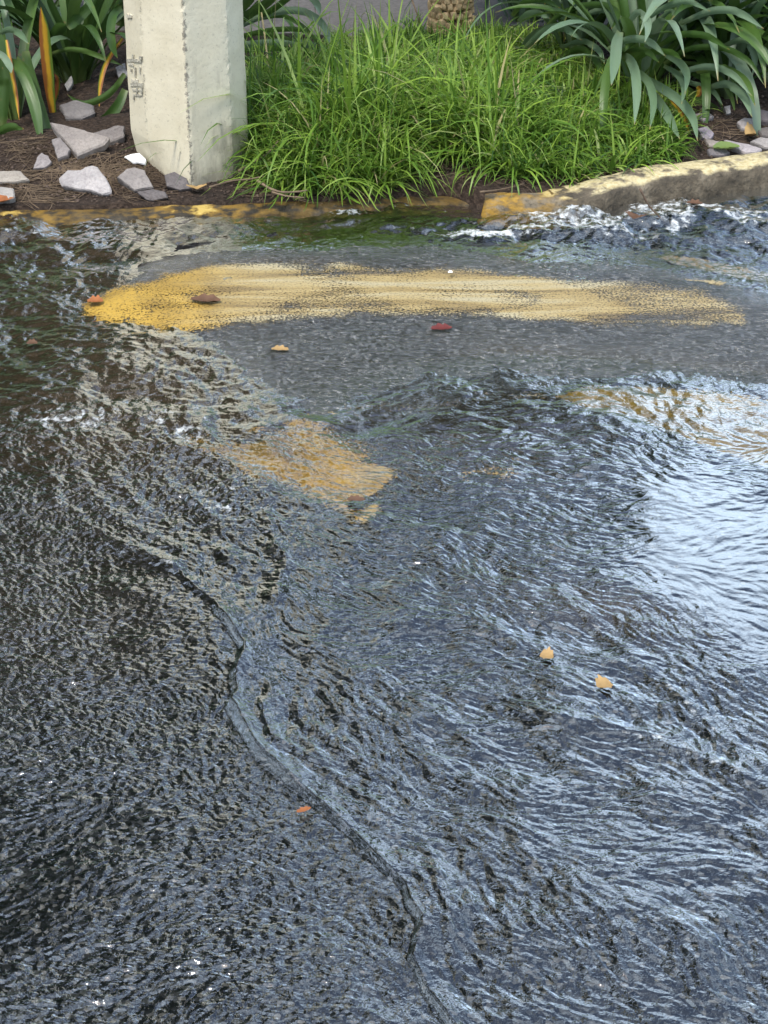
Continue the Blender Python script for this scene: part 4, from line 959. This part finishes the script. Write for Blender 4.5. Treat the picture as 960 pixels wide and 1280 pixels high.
# ================================================================== SHAGGY TRUNK (a yucca) AND UNSEEN TREES
def tube(pts, rad, n=14):
    Vv, F = [], []
    for i, (p, r) in enumerate(zip(pts, rad)):
        for a in range(n):
            an = 2*math.pi*a/n; k = 1+.12*mnoise.noise(Vector((math.cos(an)*2, math.sin(an)*2, i*.7)))
            Vv.append((p[0]+math.cos(an)*r*k, p[1]+math.sin(an)*r*k, p[2]))
    F = [[i*n+a, i*n+(a+1) % n, (i+1)*n+(a+1) % n, (i+1)*n+a] for i in range(len(pts)-1) for a in range(n)]
    return Vv, F
def yucca():
    p = on_bed(563, 48); root = empty('yucca_tree', p); tag(root, 'shaggy tan tree trunk of leaf stubs rising from the grass at top', 'tree')
    sc = (p-EYE).dot(Vector((0, CP, -SP)))/FPX; r0 = 23*sc
    zs = [-.05, 0, .1, .3, .6, .9, 1.2, 1.45]; Vv, F = tube([(0, 0, z) for z in zs], [r0*k for k in (1.05, 1, .92, .86, .84, .82, .8, .7)])
    tr = link('trunk', mesh_py('trunk', Vv, F), M['barkd'], root)
    # leaf stubs
    rs = random.Random(3); bms = []
    for k in range(5):
        w_, h, d_ = .02+.004*k, .026+.004*(k % 3), .016
        Vs = [(-w_/2, 0, -h/2), (w_/2, 0, -h/2), (w_/2, 0, h/2), (-w_/2, 0, h/2), (-w_*.36, -d_, -h*.28), (w_*.36, -d_*.9, -h*.35), (w_*.32, -d_*1.25, h*.3), (-w_*.38, -d_*1.15, h*.36)]
        Vs = [tuple(c+rs.uniform(-.002, .002) for c in v) for v in Vs]
        me = mesh_py('bark_scale', Vs, [[0, 1, 5, 4], [1, 2, 6, 5], [2, 3, 7, 6], [3, 0, 4, 7], [4, 5, 6, 7]]); me.materials.append(M['bark']); bms.append(me)
    z = -.02; row = 0
    while z < .34:
        rr = r0*(1-.25*min(1, z/.4)); n = 17
        for k in range(n):
            a = 2*math.pi*(k+.5*(row % 2)+rs.uniform(-.2, .2))/n; o = bpy.data.objects.new('bark_scale', bms[rs.randrange(5)]); COL.objects.link(o); o.parent = tr
            q = rr*.98; o.location = (math.cos(a)*q, math.sin(a)*q, z+rs.uniform(-.006, .006)); s = rs.uniform(.8, 1.25)
            o.rotation_euler = (rs.uniform(-.35, .1), rs.uniform(-.3, .3), a+math.pi/2); o.scale = (s, s, s)
        z += .026; row += 1
    # crown of sword leaves: seen only mirrored in the water
    V_, F_, Rr = [], [], []
    for head, hn in (((.0, 0, 1.45), 420), ((.34, .05, 1.45), 420), ((.0, .1, 1.75), 340), ((.36, .1, 1.75), 300)):
        for k in range(hn):
            a = rs.uniform(0, 2*math.pi); el = R(rs.uniform(-55, 85)); L = rs.uniform(.35, .55); b0 = len(V_); r = rs.random()
            d_ = Vector((math.cos(a)*math.cos(el), math.sin(a)*math.cos(el), math.sin(el))); s = d_.cross(Vector((0, 0, 1)))
            s = s.normalized() if s.length > .05 else Vector((1, 0, 0)); h0 = Vector(head)
            for u, w_ in ((0, .022), (.5, .03), (1, .002)):
                c = h0+d_*L*u-Vector((0, 0, .12*u*u*math.cos(el))); V_ += [c-s*w_, c+s*w_]; Rr += [r, r]
            F_ += [[b0, b0+1, b0+3, b0+2], [b0+2, b0+3, b0+5, b0+4]]
        if head[0]:
            vv_, ff = tube([(0, 0, 1.1), (head[0]*.5, head[1]*.5, 1.35), head], [.06, .055, .05], 8)
            link('limb', mesh_py('limb', vv_, ff), M['barkd'], root)
    me = mesh_py('crown', V_, F_); attr(me, 'r', Rr); link('crown', me, M['yucca'], root)
yucca()
def tree(x, y, h, cr, cz, n, label, seed):
    rs = random.Random(seed); root = empty('tree', (x, y, 0)); tag(root, label, 'tree', 'trees across the road')
    vv_, ff = tube([(0, 0, 0), (.05, 0, h*.2), (0, .05, h*.45), (.1, 0, h*.75)], [.22, .17, .13, .06], 10); tr = link('trunk', mesh_py('trunk', vv_, ff), M['barkd'], root)
    cl = []
    for k in range(16):
        a = rs.uniform(0, 6.28); u = rs.uniform(-1, 1); q = math.sqrt(1-u*u)*rs.uniform(.45, .95); cl.append(Vector((math.cos(a)*q*cr, math.sin(a)*q*cr, cz+u*(h-cz)*.8)))
    for c in cl[:7]:
        vv_, ff = tube([(0, .02, h*.35), (c.x*.5, c.y*.5, h*.35+(c.z-h*.35)*.6), tuple(c)], [.09, .06, .02], 6); link('limb', mesh_py('limb', vv_, ff), M['barkd'], root)
    P = []; 
    for k in range(n):
        c = cl[rs.randrange(16)]; P.append(c+Vector((rs.gauss(0, 1), rs.gauss(0, 1), rs.gauss(0, .8)))*cr*.24)
    P = np.array(P); A = rng.standard_normal((n, 3)); A /= np.linalg.norm(A, axis=1)[:, None]; B = np.cross(A, rng.standard_normal((n, 3))); B /= np.linalg.norm(B, axis=1)[:, None]
    s = rng.uniform(.05, .11, (n, 1))*(h/6); Q = np.stack([P-A*s, P+B*s*.5, P+A*s, P-B*s*.5], 1).reshape(-1, 3)
    me = mesh_np('crown', Q, np.arange(4*n).reshape(n, 4)); attr(me, 'r', np.repeat(rng.random(n), 4)); link('crown', me, M['crown'], root, False)
tree(-3.6, 9.6, 13.0, 3.0, 7.0, 26000, 'broad dark tree whose reflection darkens the water at left', 1)
TL = [(-8.5, 17, 10, 'unseen tall tree added to the left across the road for dark reflections'), (-4.2, 18, 8.6, 'unseen tall tree added straight across the road for dark reflections'), (-.4, 17.5, 6.9, 'unseen tall tree added behind the shaggy trunk for dark reflections'), (6.2, 19, 5.4, 'unseen lower tree added to the right across the road for dark reflections'),
      (11.5, 17, 7.5, 'unseen tree added far right across the road for dark reflections'), (-13, 15, 10, 'unseen tree added farthest left across the road for dark reflections'), (-7.5, 4.5, 7.5, 'unseen tree added at left to darken the wave faces'), (-8.5, -1, 8, 'nearest unseen tree added at left to darken the wave faces')]
for k, (x, y, h, lb) in enumerate(TL): tree(x, y, h, 2.9, h*.52, 7000, lb, 10+k)  # unseen trees, put in so that tilted ripples mirror something dark
